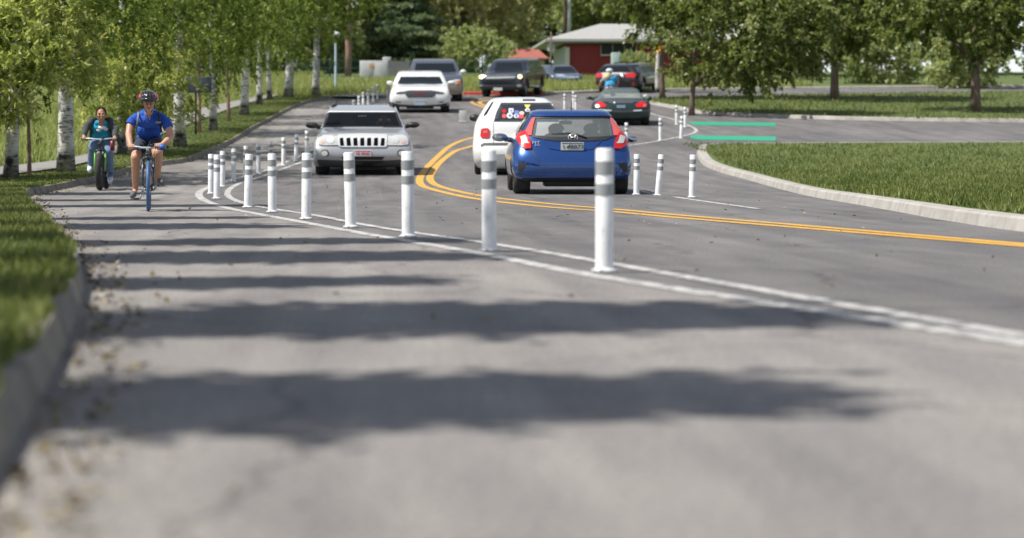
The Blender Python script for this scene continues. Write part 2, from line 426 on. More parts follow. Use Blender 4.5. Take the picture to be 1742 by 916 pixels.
def blades(name, poly_fn, n, h0, h1, w, rng, material, dz, parent=None):
    pts = poly_fn(n); n = len(pts)
    h = rng.uniform(h0, h1, n); lean = rng.normal(size=(n,2))*.35
    z = g_np(pts[:,1])+dz
    base = np.column_stack([pts, z]); ang = rng.uniform(0, math.pi, n)
    s = np.column_stack([np.cos(ang), np.sin(ang), np.zeros(n)])*w*.5*rng.uniform(.7,1.4,n)[:,None]
    tip = base+np.column_stack([lean*h[:,None], h]); 
    q = np.stack([base-s, base+s, tip+s*.25, tip-s*.25], axis=1)
    tone = np.clip(rng.normal(.45,.25,n)+.25*np.sin(pts[:,0]*1.7+np.sin(pts[:,1]*.6)*2)*.6, 0, 1)
    o = quads_mesh(name, q, tone, material, parent); tag(o, kind='stuff'); return o
rng = np.random.default_rng(5)
lkx = np.array([p.x for p in lk_in]); lky = np.array([p.y for p in lk_in])
o_ = np.argsort(lky); lkx_s, lky_s = lkx[o_], lky[o_]
def verge_pts(y0, y1, width, power=1.0):
    def f(n):
        y = y0+(y1-y0)*rng.uniform(0,1,n)**power
        x = np.interp(y, lky_s, lkx_s)+np.where(y<42,.10,.07)-.02-np.abs(np.sin(y*2.3)*np.sin(y*.9))*.07-width*rng.uniform(0,1,n)**1.3
        return np.column_stack([x, y])
    return f
blades('verge_grass', verge_pts(3, 40, 4.5, 1.1), 80000, .03, .075, .012, rng, GRASS, .12)
blades('verge_grass', verge_pts(40, 128, 3.0), 60000, .012, .035, .03, rng, GRASS, .12)
def path_far(y): # left edge of the footpath
    return np.interp(y, [p.y for p in fa], [p.x for p in fa])
def field_pts(n):
    y = 36+128*rng.uniform(0,1,n)**.9
    x0 = np.where(y < fa[-1].y, path_far(y)-.1, np.interp(y, [fa[-1].y, 128, 164], [fa[-1].x, -3.0, -2.0]))
    x = x0-rng.uniform(0,1,n)**1.2*(9+y*.05)
    return np.column_stack([x, y])
blades('meadow_grass', field_pts, 90000, .12, .42, .03, rng, MEADOW, .12)
def outer_pts(n):
    x = rng.uniform(-6, 26, n); y0 = np.interp(x, [p.x for p in op], [p.y for p in op])+.7
    return np.column_stack([x, y0+rng.uniform(0,1,n)**1.2*26])
blades('meadow_grass', outer_pts, 50000, .12, .45, .035, rng, MEADOW, .12)
rx_ = np.array([p.x for p in rk_in]); ry_ = np.array([p.y for p in rk_in])
def rfar_pts(n):
    x = rng.uniform(11.5, 40, n); lo = np.interp(x, [rf[3].x, rf[4].x, rf[5].x, rf[6].x, rf[7].x], [rf[3].y, rf[4].y, rf[5].y, rf[6].y, rf[7].y])+.3
    hi = np.interp(x, [rf[2].x, rf[1].x, rf[0].x], [rf[2].y, rf[1].y, rf[0].y])-.3
    return np.column_stack([x, lo+(hi-lo)*rng.uniform(0,1,n)])
blades('verge_grass', rfar_pts, 22000, .05, .14, .03, rng, GRASS, .12)
def rnear_pts(n):
    y = 14+56*rng.uniform(0,1,n); q = sorted([(p.y, p.x) for p in nk_in if p.y < 69 and p.x < 9.6])
    x = np.interp(y, [a for a,_ in q], [b2 for _,b2 in q])+.1+rng.uniform(0,1,n)**1.1*(.30*y)
    return np.column_stack([x, y])
blades('verge_grass', rnear_pts, 90000, .04, .1, .02, rng, GRASS, .12)

# grit, twigs and fallen leaves in the gutter and on the lanes
LITTER = leafmat('dry leaf litter', [(.06,.045,.025),(.16,.11,.05),(.26,.20,.09),(.45,.42,.36)], .1, .8)
n = 1500; y = 4+100*rng.uniform(0,1,n)**1.4; x = np.interp(y, lky_s, lkx_s)+.14+np.abs(rng.normal(size=n))*.14
n2 = 260; y2 = 9+45*rng.uniform(0,1,n2); x2 = rng.uniform(-2.5, 7.5, n2)
X_ = np.concatenate([x, x2]); Y_ = np.concatenate([y, y2]); k = len(X_)
base = np.column_stack([X_, Y_, g_np(Y_)+.012]); d = np.column_stack([rng.normal(size=k), rng.normal(size=k), np.abs(rng.normal(size=k))*.25])
q = leaves(rng, base, d, rng.uniform(.015,.055,k), rng.uniform(.01,.03,k)); tag(quads_mesh('leaf_litter', q, rng.uniform(0,1,k), LITTER), kind='stuff')
# ---------------------------------------------------------------- trees
BIRCHLEAF = leafmat('broad leaves', [(.09,.13,.028),(.17,.235,.05),(.28,.34,.09),(.46,.48,.20)], .55)
OLIVELEAF = leafmat('pale narrow leaves', [(.20,.25,.06),(.36,.41,.12),(.52,.54,.20),(.70,.67,.36)], .45)
RIGHTLEAF = leafmat('glossy round leaves', [(.09,.125,.03),(.17,.215,.055),(.29,.32,.12),(.56,.56,.33)], .42, .35)
BROWNLEAF = leafmat('olive brown leaves', [(.34,.35,.17),(.47,.46,.25),(.57,.54,.33),(.66,.62,.42)], .5)
GREYLEAF = leafmat('dull green leaves', [(.20,.25,.11),(.31,.36,.16),(.42,.45,.22),(.54,.56,.33)], .5)
NEEDLE = leafmat('spruce needles', [(.09,.14,.08),(.15,.21,.11),(.22,.28,.15),(.32,.37,.2)], .35, .6)
# birch bark: white with dark scars and bands
m = M['birch'] = mat('birch bark', rough=.7); N, L, b = nodes(m)
tc = N.new('ShaderNodeTexCoord')
def birch_noise(scale, st, detail=4):
    mp = N.new('ShaderNodeMapping'); mp.inputs['Scale'].default_value = st; L.new(tc.outputs['Object'], mp.inputs[0])
    n = N.new('ShaderNodeTexNoise'); n.inputs['Scale'].default_value = scale; n.inputs['Detail'].default_value = detail; L.new(mp.outputs[0], n.inputs['Vector']); return n
a = birch_noise(5, (1,1,6)); r = N.new('ShaderNodeValToRGB'); r.color_ramp.elements[0].position = .36; r.color_ramp.elements[0].color = (.06,.052,.045,1)
r.color_ramp.elements[1].position = .47; r.color_ramp.elements[1].color = (.60,.58,.54,1); L.new(a.outputs[0], r.inputs[0])
c = birch_noise(3.2, (1,1,1.2), 6); r2 = N.new('ShaderNodeValToRGB'); r2.color_ramp.elements[0].position = .36; r2.color_ramp.elements[0].color = (.10,.09,.08,1)
r2.color_ramp.elements[1].position = .44; r2.color_ramp.elements[1].color = (1,1,1,1); L.new(c.outputs[0], r2.inputs[0])
sep = N.new('ShaderNodeSeparateXYZ'); L.new(tc.outputs['Object'], sep.inputs[0])
mr = N.new('ShaderNodeMapRange'); mr.inputs[1].default_value = .05; mr.inputs[2].default_value = .75; mr.inputs[3].default_value = 0; mr.inputs[4].default_value = 1
ad = N.new('ShaderNodeMath'); ad.operation = 'ADD'; sb = N.new('ShaderNodeMath'); sb.operation = 'MULTIPLY_ADD'; sb.inputs[1].default_value = 1.1; sb.inputs[2].default_value = -.55
L.new(c.outputs[0], sb.inputs[0]); L.new(sep.outputs[2], ad.inputs[0]); L.new(sb.outputs[0], ad.inputs[1]); L.new(ad.outputs[0], mr.inputs[0])
r3 = N.new('ShaderNodeMixRGB'); r3.inputs[1].default_value = (.20,.18,.16,1); r3.inputs[2].default_value = (1,1,1,1); L.new(mr.outputs[0], r3.inputs[0])
x1 = N.new('ShaderNodeMixRGB'); x1.blend_type = 'MULTIPLY'; x1.inputs[0].default_value = 1; x2 = N.new('ShaderNodeMixRGB'); x2.blend_type = 'MULTIPLY'; x2.inputs[0].default_value = 1
L.new(r.outputs[0], x1.inputs[1]); L.new(r2.outputs[0], x1.inputs[2]); L.new(x1.outputs[0], x2.inputs[1]); L.new(r3.outputs[0], x2.inputs[2]); L.new(x2.outputs[0], b.inputs['Base Color'])
bp = N.new('ShaderNodeBump'); bp.inputs['Strength'].default_value = .5; bp.inputs['Distance'].default_value = .03; L.new(a.outputs[0], bp.inputs['Height']); L.new(bp.outputs[0], b.inputs['Normal'])
M['bark'] = mat('brown bark', rough=.9); noise_col(M['bark'], [(.3,(.09,.06,.045)),(.7,(.23,.17,.13))], 6, stretch=(1,1,.25), bump=.8)
M['redbark'] = mat('reddish bark', rough=.8); noise_col(M['redbark'], [(.3,(.16,.09,.07)),(.7,(.34,.22,.17))], 6, stretch=(1,1,.4), bump=.5)

def crown_pts(rng, rx, ry, rz, zc, ncl, shell=.35, flat=1.0):
    u = unit(rng.normal(size=(ncl,3))); rad = rng.uniform(shell**3, 1, ncl)**(1/3)*(1+.13*rng.normal(size=ncl))
    c = u*np.array([rx,ry,rz])*rad[:,None]
    lo = c[:,2] < 0; c[lo,2] *= flat
    c[:,2] += zc; return c, u
def crown_quads(seed, rx, ry, rz, zc, ncl, per, ln, wd, cr=.45, droop=.5, clumps=None, shell=.45):
    rng = np.random.default_rng(seed)
    if clumps is None: c, u = crown_pts(rng, rx, ry, rz, zc, ncl, shell)
    else: c, u = clumps; ncl = len(c)
    tw = 7; T = ncl*tw                                   # twigs
    ci = np.repeat(np.arange(ncl), tw)
    td = unit(u[ci]*.8+rng.normal(size=(T,3))*.75+np.array([0,0,-droop*.35]))
    tl = cr*rng.uniform(.6,1.5,T); ts = c[ci]+rng.normal(size=(T,3))*cr*.35
    n = ncl*per; ti = rng.integers(0, T, n); t = rng.uniform(.05,1,n)
    sag = np.zeros((n,3)); sag[:,2] = -droop*.35*t*t*tl[ti]
    base = ts[ti]+td[ti]*(tl[ti]*t)[:,None]+sag
    d = unit(td[ti]*.6+rng.normal(size=(n,3))*.65+np.array([0,0,-droop]))
    L_ = ln*rng.uniform(.65,1.25,n)
    q = leaves(rng, base, d, L_, L_*wd)
    cb = np.clip(rng.normal(.42,.16,ncl), 0, 1)
    tone = np.clip(cb[ci[ti]]+rng.normal(0,.17,n)+.12*(t-.5), 0, 1)
    return q, tone, c
def trunk_mb(mb, r0, h, rng, limbs=None, lean=(0,0), n=12, flare=1.25, seg=10, key_birch=False):
    pts = []; rr = []
    a = rng.uniform(-1,1,4)
    for i in range(seg+1):
        t = i/seg; z = h*t
        pts.append(Vector((lean[0]*z+.05*a[0]*math.sin(t*5+a[1]*3)*h*.18, lean[1]*z+.05*a[2]*math.sin(t*4+a[3]*3)*h*.18, z)))
        rr.append(r0*((1-.62*t)+(flare-1)*math.exp(-z/.25)))
    pts[0].z = -.12
    mb.tube(pts, rr, n)
    if limbs is not None:
        for c in limbs:
            c = Vector(c)
            if key_birch and math.hypot(c.x, c.y) > 1.5: continue
            zi = min(max(c.z-abs(c.x)*.45-abs(c.y)*.45-.5, h*.22), h*.95); k = min(int(zi/h*seg), seg-1); t = zi/h*seg-k
            p0 = pts[k].lerp(pts[k+1], t); r = rr[k]*.32
            c = p0.lerp(c, .62); mid = p0.lerp(c, .5)+Vector((0,0,.25*(c-p0).length*.3))
            mb.tube([p0, p0.lerp(mid,.5)+Vector((0,0,.05)), mid, mid.lerp(c,.6), c], [r, r*.8, r*.6, r*.4, r*.18], 6)
    return pts
CROWN = {}
def variant(key, *a, material=None, **k):
    q, tone, c = crown_quads(*a, **k)
    o = quads_mesh('crown', q, tone, material); me = o.data; bpy.data.objects.remove(o); CROWN[key] = (me, c)
variant('b0', 1, 3.1,2.7,3.0, 5.1, 150, 125, .125, .5, .42, .55, material=BIRCHLEAF)
variant('b1', 2, 2.8,2.7,3.1, 5.3, 140, 125, .125, .5, .42, .6, material=BIRCHLEAF)
variant('b2', 3, 3.4,2.9,2.9, 5.4, 155, 125, .13, .48, .45, .5, material=BIRCHLEAF)
variant('s0', 11, 1.0,.45,2.9, 5.1, 120, 140, .14, .5, .36, .4, material=BIRCHLEAF)
variant('o0', 4, 2.5,2.2,1.75, 3.9, 150, 120, .17, .34, .42, .35, material=OLIVELEAF)
variant('r0', 6, 5.2,3.4,3.2, 5.6, 420, 150, .17, .7, .45, .45, material=RIGHTLEAF)
variant('k0', 7, 3.6,3.4,4.2, 5.6, 230, 110, .26, .5, .6, .3, material=BROWNLEAF)
variant('k1', 8, 3.4,3.2,4.6, 6.0, 230, 110, .26, .5, .6, .3, material=GREYLEAF)
variant('h0', 9, 2.0,1.6,1.4, 1.25, 90, 110, .17, .5, .42, .2, material=GREYLEAF)
def tree(kind, loc, r0, key, label, cat='tree', group=None, bark='birch', scale=1.0, rotz=0, h=None, lean=(0,0), crown_shift=(0,0,0), seed=0, sz=None):
    t = empty(kind, loc, (0,0,0), label, cat, group)
    me, cl = CROWN[key]; rr = np.random.default_rng(seed+17)
    sz = sz or scale; ca, sa = math.cos(rotz), math.sin(rotz)
    idx = rr.choice(len(cl), 16, replace=False)
    limbs = [(scale*(cl[i][0]*ca-cl[i][1]*sa)+crown_shift[0], scale*(cl[i][0]*sa+cl[i][1]*ca)+crown_shift[1], sz*cl[i][2]+crown_shift[2]) for i in idx]
    mb = MB(); trunk_mb(mb, r0, h or 6.5*sz, rr, limbs, lean, key_birch=(bark == 'birch'))
    mb.build('trunk', M[bark], t, True)
    c = bpy.data.objects.new('crown', me); link(c, t); c.scale = (scale, scale, sz); c.rotation_euler = (0,0,rotz); c.location = crown_shift
    return t
VG = 'young trees in a row on the left verge'
def at(px, py): p = P(px, py, .12); return p
row = [ # px, py, trunk width px, crown, scale, label, bark
 (17,303,24,'b1',.80,'dark mottled birch at the far left edge, leaning, its bark mostly black patched','birch',(.05,0)),
 (110,293,29,'b2',.98,'thick white birch with an eye-shaped knot, behind the grey-jacketed cyclist','birch',(.0,0)),
 (207,262,15,'b0',.95,'birch with its pale trunk showing between the two front cyclists','birch',(0,0)),
 (307,250,21,'b2',1.0,'birch with dark lower trunk just right of the helmeted cyclist','birch',(-.01,0)),
 (361,222,14,'b1',1.0,'slim white birch standing just right of the dark sign panel','birch',(0,0)),
 (415,196,15,'b0',1.05,'pale beige birch with a leaning trunk, midway along the verge','birch',(.03,0)),
 (441,178,11,'b2',1.05,'thin white birch, left one of a close pair on the verge','birch',(0,0)),
 (457,170,9,'b1',1.05,'thin bluish white birch, right one of a close pair on the verge','birch',(0,0)),
 (490,166,16,'b0',1.15,'leaning white birch second from the far end of the row','birch',(.05,0)),
 (537,163,13,'b1',1.25,'crooked dark and white birch at the far end of the row beside the lamp post','birch',(.02,0)),
]
for i, (px, py, w, key, sc, lab, bark, lean) in enumerate(row):
    p = at(px, py); tree('birch_tree', p, w/2*p.y/F, key, lab, group=VG, bark=bark, scale=sc, rotz=i*1.3, lean=lean, seed=i)
for i, (px, py, w, lab) in enumerate([(47,299,7,'thin reddish young tree between the mottled birch and the thick white birch'),
        (388,207,6,'thin pinkish young tree standing alone between two birches mid row'),
        (338,226,7,'thin reddish stemmed young tree right behind the dark sign pole')]):
    p = at(px, py); tree('young_tree', p, w/2*p.y/F, 'b1', lab, group='thin young trees between the birches', bark='redbark', scale=.62, rotz=2+i, seed=40+i, sz=.8)
# the pale long-leaved tree whose branch reaches in at the left, and its neighbour behind the cyclists
p = W(-30, 250, 49); p.z = g(49)+.12
tree('long_leaved_tree', p, .12, 'o0', 'yellow-green tree with long narrow leaves reaching in from the left edge', bark='bark', scale=1.0, rotz=.4, h=3.4, seed=60, crown_shift=(-.1,0,-1.1))
p = W(228, 250, 64); p.z = g(64)+.12
tree('long_leaved_tree', p, .09, 'o0', 'pale yellow-green tree with low boughs above the helmeted cyclist', bark='bark', scale=.72, rotz=2.2, h=2.6, seed=61, sz=.8, crown_shift=(0,0,-.95))
# the same row carries on towards the camera, outside the picture, and throws the shadow bands across the lane
for i, (x, y) in enumerate([(-4.1,5.2),(-4.2,8.4),(-4.4,11.4),(-4.7,14.6),(-5.1,17.4),(-5.9,21.8),(-6.4,24.9),(-7.3,31.6),(-8.1,36.2),(-9.0,41.5)]):
    tree('birch_tree', (x, y, .12), .12, 's0', 'narrow birch of the left verge nearer the camera, shading the bike lane', group='narrow birches nearer the camera', bark='birch', scale=(.85,1.15,.7,1.05)[i%4], sz=(1.0,1.12,.9)[i%3], rotz=.06*(i%3-1), seed=80+i, crown_shift=(0,0,.3))

# right side trees
p = at(1126,168); tree('round_leaved_tree', p, .13, 'r0', 'round-leaved tree with a thin straight trunk beside the red building', bark='bark', scale=.9, rotz=.3, seed=90, crown_shift=(1.3,0,1.15), h=6)
p = at(1176,192); tree('round_leaved_tree', p, .11, 'r0', 'low-hanging tree with a dark gnarled trunk at the right verge', bark='bark', scale=.74, rotz=2.4, seed=91, crown_shift=(2.2,-.6,-.8), h=4.5, lean=(.06,0))
p = at(1146,160); tree('round_leaved_tree', p+Vector((0,6,0)), .14, 'b1', 'slender tree with a pale greenish trunk behind the thin-trunked tree', bark='birch', scale=.8, rotz=.9, seed=92, h=6, crown_shift=(0,0,1.4))
p = at(1420,170); tree('round_leaved_tree', p, .2, 'r0', 'broad tree on the right verge beyond the green lane', bark='bark', scale=1.0, rotz=4.4, seed=93)
p = at(1660,190); tree('round_leaved_tree', p, .2, 'r0', 'broad tree furthest right on the verge', bark='bark', scale=.95, rotz=5.4, seed=94)
# a few turned yellow leaves on the right tree
rg = np.random.default_rng(3); pw = W(1122, 83, 102)
q = leaves(rg, np.array(pw)+rg.normal(size=(26,3))*np.array([.07,.05,.06]), rg.normal(size=(26,3)), np.full(26,.17), np.full(26,.12))
par = [o for o in bpy.data.objects if o.get('label','').startswith('round-leaved tree with a thin')][0]
yl = quads_mesh('yellow_leaves', q-np.array(par.location), rg.uniform(0,1,26), mat('turned yellow leaves', (.75,.42,.02), .5), par); yl['label'] = 'bunch of bright yellow leaves'

# spruces: whorls of drooping boughs
def spruce(px, top_py, Y, halfw_px, label, seed, dens=1.0, base=None):
    rng = np.random.default_rng(seed); z0 = g(Y); top = CH+(PY-top_py)*Y/F-z0; hw = halfw_px*Y/F
    t = empty('spruce_tree', ((px-PX)*Y/F, Y, z0-.05), (0,0,0), label, 'tree', 'trees beyond the bend')
    MB().tube([(0,0,-.2),(0,0,top*.5),(0,0,top)], [.3,.2,.03], 8).build('trunk', M['bark'], t, True)
    Q = []; Tn = []
    nl = int(top/.55)
    for i in range(nl):
        z = .5+(top-.6)*(i+rng.uniform(-.4,.4))/nl; z = max(z,.4); rad = hw*(1-z/top)**.8*rng.uniform(.8,1.15)+.2
        nb = int(7+rad*2.2)
        for k in range(nb):
            a = 2*math.pi*(k+rng.uniform(0,1))/nb; r_ = rad*rng.uniform(.7,1.12)
            n = int(120*r_*dens)+20; tt = rng.uniform(.1,1,n)**.7
            dirv = np.array([math.cos(a), math.sin(a), 0]); side = np.array([-math.sin(a), math.cos(a), 0])
            zz = z+rng.uniform(-.35,.35)-.30*r_*tt**1.2+.12*r_*tt**3
            base_ = dirv*(r_*tt)[:,None]+side*(rng.normal(size=n)*.20*r_*(1.1-tt*.6))[:,None]
            base_[:,2] += zz+rng.normal(size=n)*.06
            d = dirv*.7+rng.normal(size=(n,3))*.5+np.array([0,0,-.45])
            Q.append(leaves(rng, base_, d, rng.uniform(.16,.34,n), rng.uniform(.06,.11,n))); Tn.append(np.clip(rng.normal(.35,.18)+rng.normal(0,.16,n)+.25*(tt-.5), 0, 1))
    quads_mesh('crown', np.concatenate(Q), np.concatenate(Tn), NEEDLE, t); return t
spruce(690, -75, 176, 92, 'big dark blue-green spruce behind the grey cabinet and the white car', 1)
spruce(905, -90, 210, 60, 'dark spruce tops far behind the pickup truck', 2, .7)
spruce(640, -20, 186, 60, 'smaller green spruce left of the big dark one', 3, .8)
spruce(780, -10, 180, 34, 'narrow dark spruce between the brown trees', 4, .8)
spruce(1250, -60, 200, 70, 'dark spruce behind the right end of the red building', 5, .7)
far = [ # px, Y, base scale, key, label
 (735,181,1.25,'k0','tall olive-brown tree just right of the big spruce'),
 (800,185,1.2,'k0','rusty brown-green tree behind the dark pickup'),
 (848,196,1.35,'k0','brown-topped tree left of the far spruces'),
 (958,215,1.5,'k1','grey-green tree behind the utility poles'),
 (1010,205,1.35,'k1','dull green tree rising over the white roof'),
 (1075,212,1.5,'k0','olive tree behind the roof ridge of the red building'),
 (1150,205,1.4,'k1','grey-green tree behind the red wall'),
 (1330,205,1.5,'k1','dull green tree past the right end of the building'),
 (1430,200,1.5,'k0','olive-brown tree far right'),
 (1530,205,1.6,'k1','tall grey-green tree far right'),
 (1640,198,1.5,'k1','grey-green tree second from the far right'),
 (1750,200,1.6,'k0','olive tree at the far right'),
 (1380,160,1.3,'k1','green tree close behind the broad tree on the right verge'),
 (1590,165,1.4,'k1','green tree behind the verge between two broad trees far right'),
 (575,182,1.2,'k1','dull green tree behind the lamp post'),
 (520,176,1.1,'k1','green tree beyond the end of the birch row'),
 (455,172,1.15,'k0','brownish tree beyond the meadow behind the birches'),
 (390,170,1.15,'k1','dark green tree beyond the meadow, behind the pinkish young tree'),
 (320,168,1.15,'k1','dark green tree beyond the meadow, behind the sign panel'),
 (250,165,1.1,'k0','brown-green tree beyond the meadow behind the helmeted cyclist'),
 (180,160,1.1,'k1','dark tree beyond the meadow behind the grey-jacketed cyclist'),
 (110,150,1.0,'k1','dark tree beyond the meadow behind the thick white birch'),
 (40,140,.95,'k0','brown-green tree beyond the meadow at the left'),
 (-40,130,.9,'k1','dark tree beyond the meadow at the left edge'),
]
for i, (px, Y, sc, key, lab) in enumerate(far):
    x = (px-PX)*Y/F; tree('broadleaf_tree', (x, Y, g(Y)-.05), .22, key, lab, group='trees beyond the bend', bark='bark', scale=sc, rotz=i*.9, seed=200+i)
for i, (px, Y, sc, lab) in enumerate([(820,172,1.25,'light olive bush behind the dark pickup'),(600,176,1.2,'green bush behind the grey cabinet'),(545,172,1.4,'green bush left of the lamp post'),
        (470,168,1.4,'bush in the meadow edge behind the leaning birch'),(400,165,1.4,'bush at the meadow edge behind the beige birch'),(1040,150.5,.0,''),(330,160,1.5,'bush at the meadow edge behind the slim birch'),
        (1085,147,.72,'grey-green bush in front of the red building window'),(655,180,1.3,'dark bush at the foot of the spruce'),(745,176,1.2,'green bush behind the tan car'),
        (1300,150,1.4,'bush beside the right end of the red wall'),(1500,140,1.4,'bush far right behind the verge'),(1650,135,1.4,'bush furthest right behind the verge'),(250,150,1.5,'shrub at the meadow edge behind the helmeted cyclist')]):
    if not lab: continue
    tree('bush', ((px-PX)*Y/F, Y, g(Y)-.05), .05, 'h0', lab, cat='bush', group='bushes beyond the bend', bark='bark', scale=sc, rotz=i*1.7, seed=300+i, h=1.6)

# tall pinkish dead trunk and the light poles
Y = 160; p = ((592-PX)*Y/F, Y, g(Y))
MB().tube([(0,0,-.2),(.05,0,1.8),(-.03,0,3.4),(.05,0,5.5),(0,0,8)], [.24,.22,.2,.18,.1], 10).build('bare_trunk', M['redbark'], None, True, p)
tag(bpy.data.objects['bare_trunk'], 'tall pinkish bare tree trunk behind the lamp post', 'tree')

# ---------------------------------------------------------------- street furniture
M['white'] = mat('white plastic', (.80,.80,.82), .5); noise_col(M['white'], [(.30,(.45,.44,.43)),(.40,(.70,.70,.70)),(.5,(.78,.78,.79))], 9, 8, stretch=(1,1,.6), rough=.75)
M['band'] = mat('grey reflective band', (.20,.225,.235), .35, spec=.6); noise_col(M['band'], [(.3,(.24,.255,.26)),(.7,(.31,.325,.33))], 60, stretch=(3,3,.2))
M['scuff'] = mat('scuffed base', (.62,.62,.62), .7); noise_col(M['scuff'], [(.38,(.25,.25,.25)),(.5,(.68,.68,.68))], 14)
HP = .72
def make_post():
    t = empty('delineator_post', (0,0,0)); r = .052
    MB().lathe([(r+.008,0),(r+.008,.022),(r+.001,.028),(r,.09),(r,HP-.012),(r-.006,HP-.002),(r-.022,HP),], n=24, cap=True).build('tube', M['white'], t, True); autosmooth(t.children[-1], 40)
    for z0, z1 in ((HP-.155,HP-.075),(HP-.275,HP-.205)):
        MB().lathe([(r+.0005,z0),(r+.0028,z0+.002),(r+.0028,z1-.002),(r+.0005,z1)], n=24, cap=False).build('reflective_band', M['band'], t, True)
        autosmooth([c for c in t.children if c.name.startswith('reflective')][-1], 40)
    MB().lathe([(r+.016,.001),(r+.024,.004),(r+.024,.016),(r+.014,.024)], n=24, cap=True).build('base', M['scuff'], t, True)
    return t
proto = make_post(); used = False
posts = [ # px, base py, tilt, label
 (1028,464,0,'nearest and largest white post, in front of the blue hatchback'),
 (832.5,428,0,'second nearest white post, in front of the white car’s left wheel'),
 (694.5,404,0,'white post standing just left of the yellow line bend, right of the silver car'),
 (597,388,-.03,'white post in front of the silver car’s number plate'),
 (521,374,0,'white post just left of the silver car’s front wheel, front row'),
 (463.3,362,0,'front-row white post sixth from the right'),
 (421.5,354,.03,'front-row white post with a small gap left of it, before the bunch at the turn'),
 (368.8,339,0,'white post at the turn of the row, in front of another post'),
 (358.9,330.5,0,'leftmost white post at the turn of the row'),
 (378.6,318.5,0,'third white post at the turn, first of the back row'),
 (397.3,310,0,'back-row white post just right of the bunch at the turn'),
 (417.6,303,0,'back-row white post mostly hidden behind a front-row post'),
 (439.4,296.5,0,'back-row white post on the white line between two front-row posts'),
 (460.8,291,0,'back-row white post half hidden directly behind a front-row post'),
 (482.3,282.5,0,'back-row white post third left of the silver car'),
 (503.5,275,.03,'back-row white post second left of the silver car, tilted slightly'),
 (522,267,0,'thin white post right beside the silver car’s black mirror'),
 (1082.5,332,0.02,'white post close to the blue hatchback’s right side'),
 (1119,333.5,.09,'white post tilting right, between two posts right of the blue hatchback'),
 (1177,337,.03,'scuffed white post furthest right in the near right group'),
 (1123.4,239.7,0,'white post on the white arc beyond the blue hatchback, right of its mirror'),
 (1158.5,236,.05,'white post tilting right near the lower green stripe'),
 (1066,250,0,'white post half hidden behind the blue hatchback’s roof corner'),
 (1151,213,0,'white post left one of two just below the grass kerb, by the green lane'),
 (1165.5,217,0,'white post right one of two beside the upper green stripe'),
 (960.5,189,0,'far white post standing alone, left of a close pair'),
 (975.5,184,0,'far white post left one of a close pair'),
 (979.5,192,0,'far white post right one of a close pair'),
]
for tp, px, lab in [(143,660,'white post hidden partly by the white car’s mirror'),(144,642,'tallest showing white post of the far row above the silver car roof'),(147.5,634.5,'second white post from the right in the far row above the silver car'),
        (152,626.5,'third white post from the right in the far row above the silver car'),(156.5,618,'fourth white post from the right in the far row above the silver car'),(163.5,610.5,'fifth white post of the far row, its top just above the silver roof'),(170,602,'lowest showing white post of the far row by the roof rail')]:
    Y = gnd_y(tp, HP); posts.append((px, PY-F*(g(Y)-CH)/Y, 0, lab))
for px, py, tilt, lab in posts:
    p = P(px, py); t = proto if not used else dup(proto); used = True
    t.location = p; jt = random.Random(int(px*10)); t.rotation_euler = (jt.uniform(-.012,.012), tilt+jt.uniform(-.008,.008), 0)
    tag(t, 'white post with two grey bands: '+lab if len(lab.split()) < 10 else lab, 'post', 'white lane posts')

M['pole_blue'] = mat('blue grey steel', (.16,.22,.26), .5, .4); M['dark'] = mat('dark steel', (.03,.03,.035), .5, .2)
M['lampwhite'] = mat('lamp housing', (.75,.78,.8), .3); M['signback'] = mat('dark sign panel', (.05,.06,.085), .5, .1)
M['galv'] = mat('galvanised', (.5,.54,.56), .45, .5); noise_col(M['galv'], [(.3,(.4,.44,.46)),(.7,(.6,.63,.65))], 4)
M['wood'] = mat('pole wood', (.13,.09,.07), .9)
Y = 126; p = ((571-PX)*Y/F, Y, g(Y)+.12); s = Y/F
t = empty('street_lamp', p, (0,0,0), 'blue-grey street lamp with a white head, at the end of the birch row', 'street lamp')
MB().tube([(0,0,-.1),(0,0,.25),(0,0,.26),(0,0,(153-64)*s)], [.12,.12,.075,.06], 12).build('pole', M['pole_blue'], t, True)
h = (153-64)*s
lh = MB().lathe([(.05,h-.1),(.09,h),(.21,h+.10),(.23,h+.22),(.18,h+.3),(.03,h+.36)], n=20).build('lamp_head', M['lampwhite'], t, True)
# dark sign on a pole
p = at(333,229); s = p.y/F
t = empty('sign', p, (0,0,0), 'dark blue-grey sign panel seen from behind on a black pole among the birches', 'sign')
MB().tube([(0,0,-.1),(0,0,98*s)], .035, 10).build('pole', M['dark'], t, True)
MB().box((.1,-.05,84*s), (44*s,.03,27*s), 0, .01).build('panel', M['signback'], t, True)
# utility poles
for px, w, m_, lab, Y in ((962,.16,'wood','brown wooden utility pole just left of the grey one','utility'),(968,.14,'galv','grey metal utility pole behind the white roof','utility')) and \
        [(961.5,.16,'wood','brown wooden utility pole just left of the grey one',192),(968.5,.15,'galv','light grey metal utility pole behind the white roof',186)]:
    o = MB().tube([(0,0,-.1),(0,0,6),(0,0,13)], [w,w*.9,w*.7], 10).build('utility_pole', M[m_], None, True, ((px-PX)*Y/F, Y, g(Y)))
    tag(o, lab, 'utility pole')
# slim dark sign post by the building
Y = 140; o = MB().tube([(0,0,-.1),(0,0,3.1)], .05, 8).build('pole', M['wood'], None, True, ((937.5-PX)*Y/F, Y, g(Y)+.1)); tag(o, 'slim brown pole right of the dark pickup, before the white building end', 'pole'); 
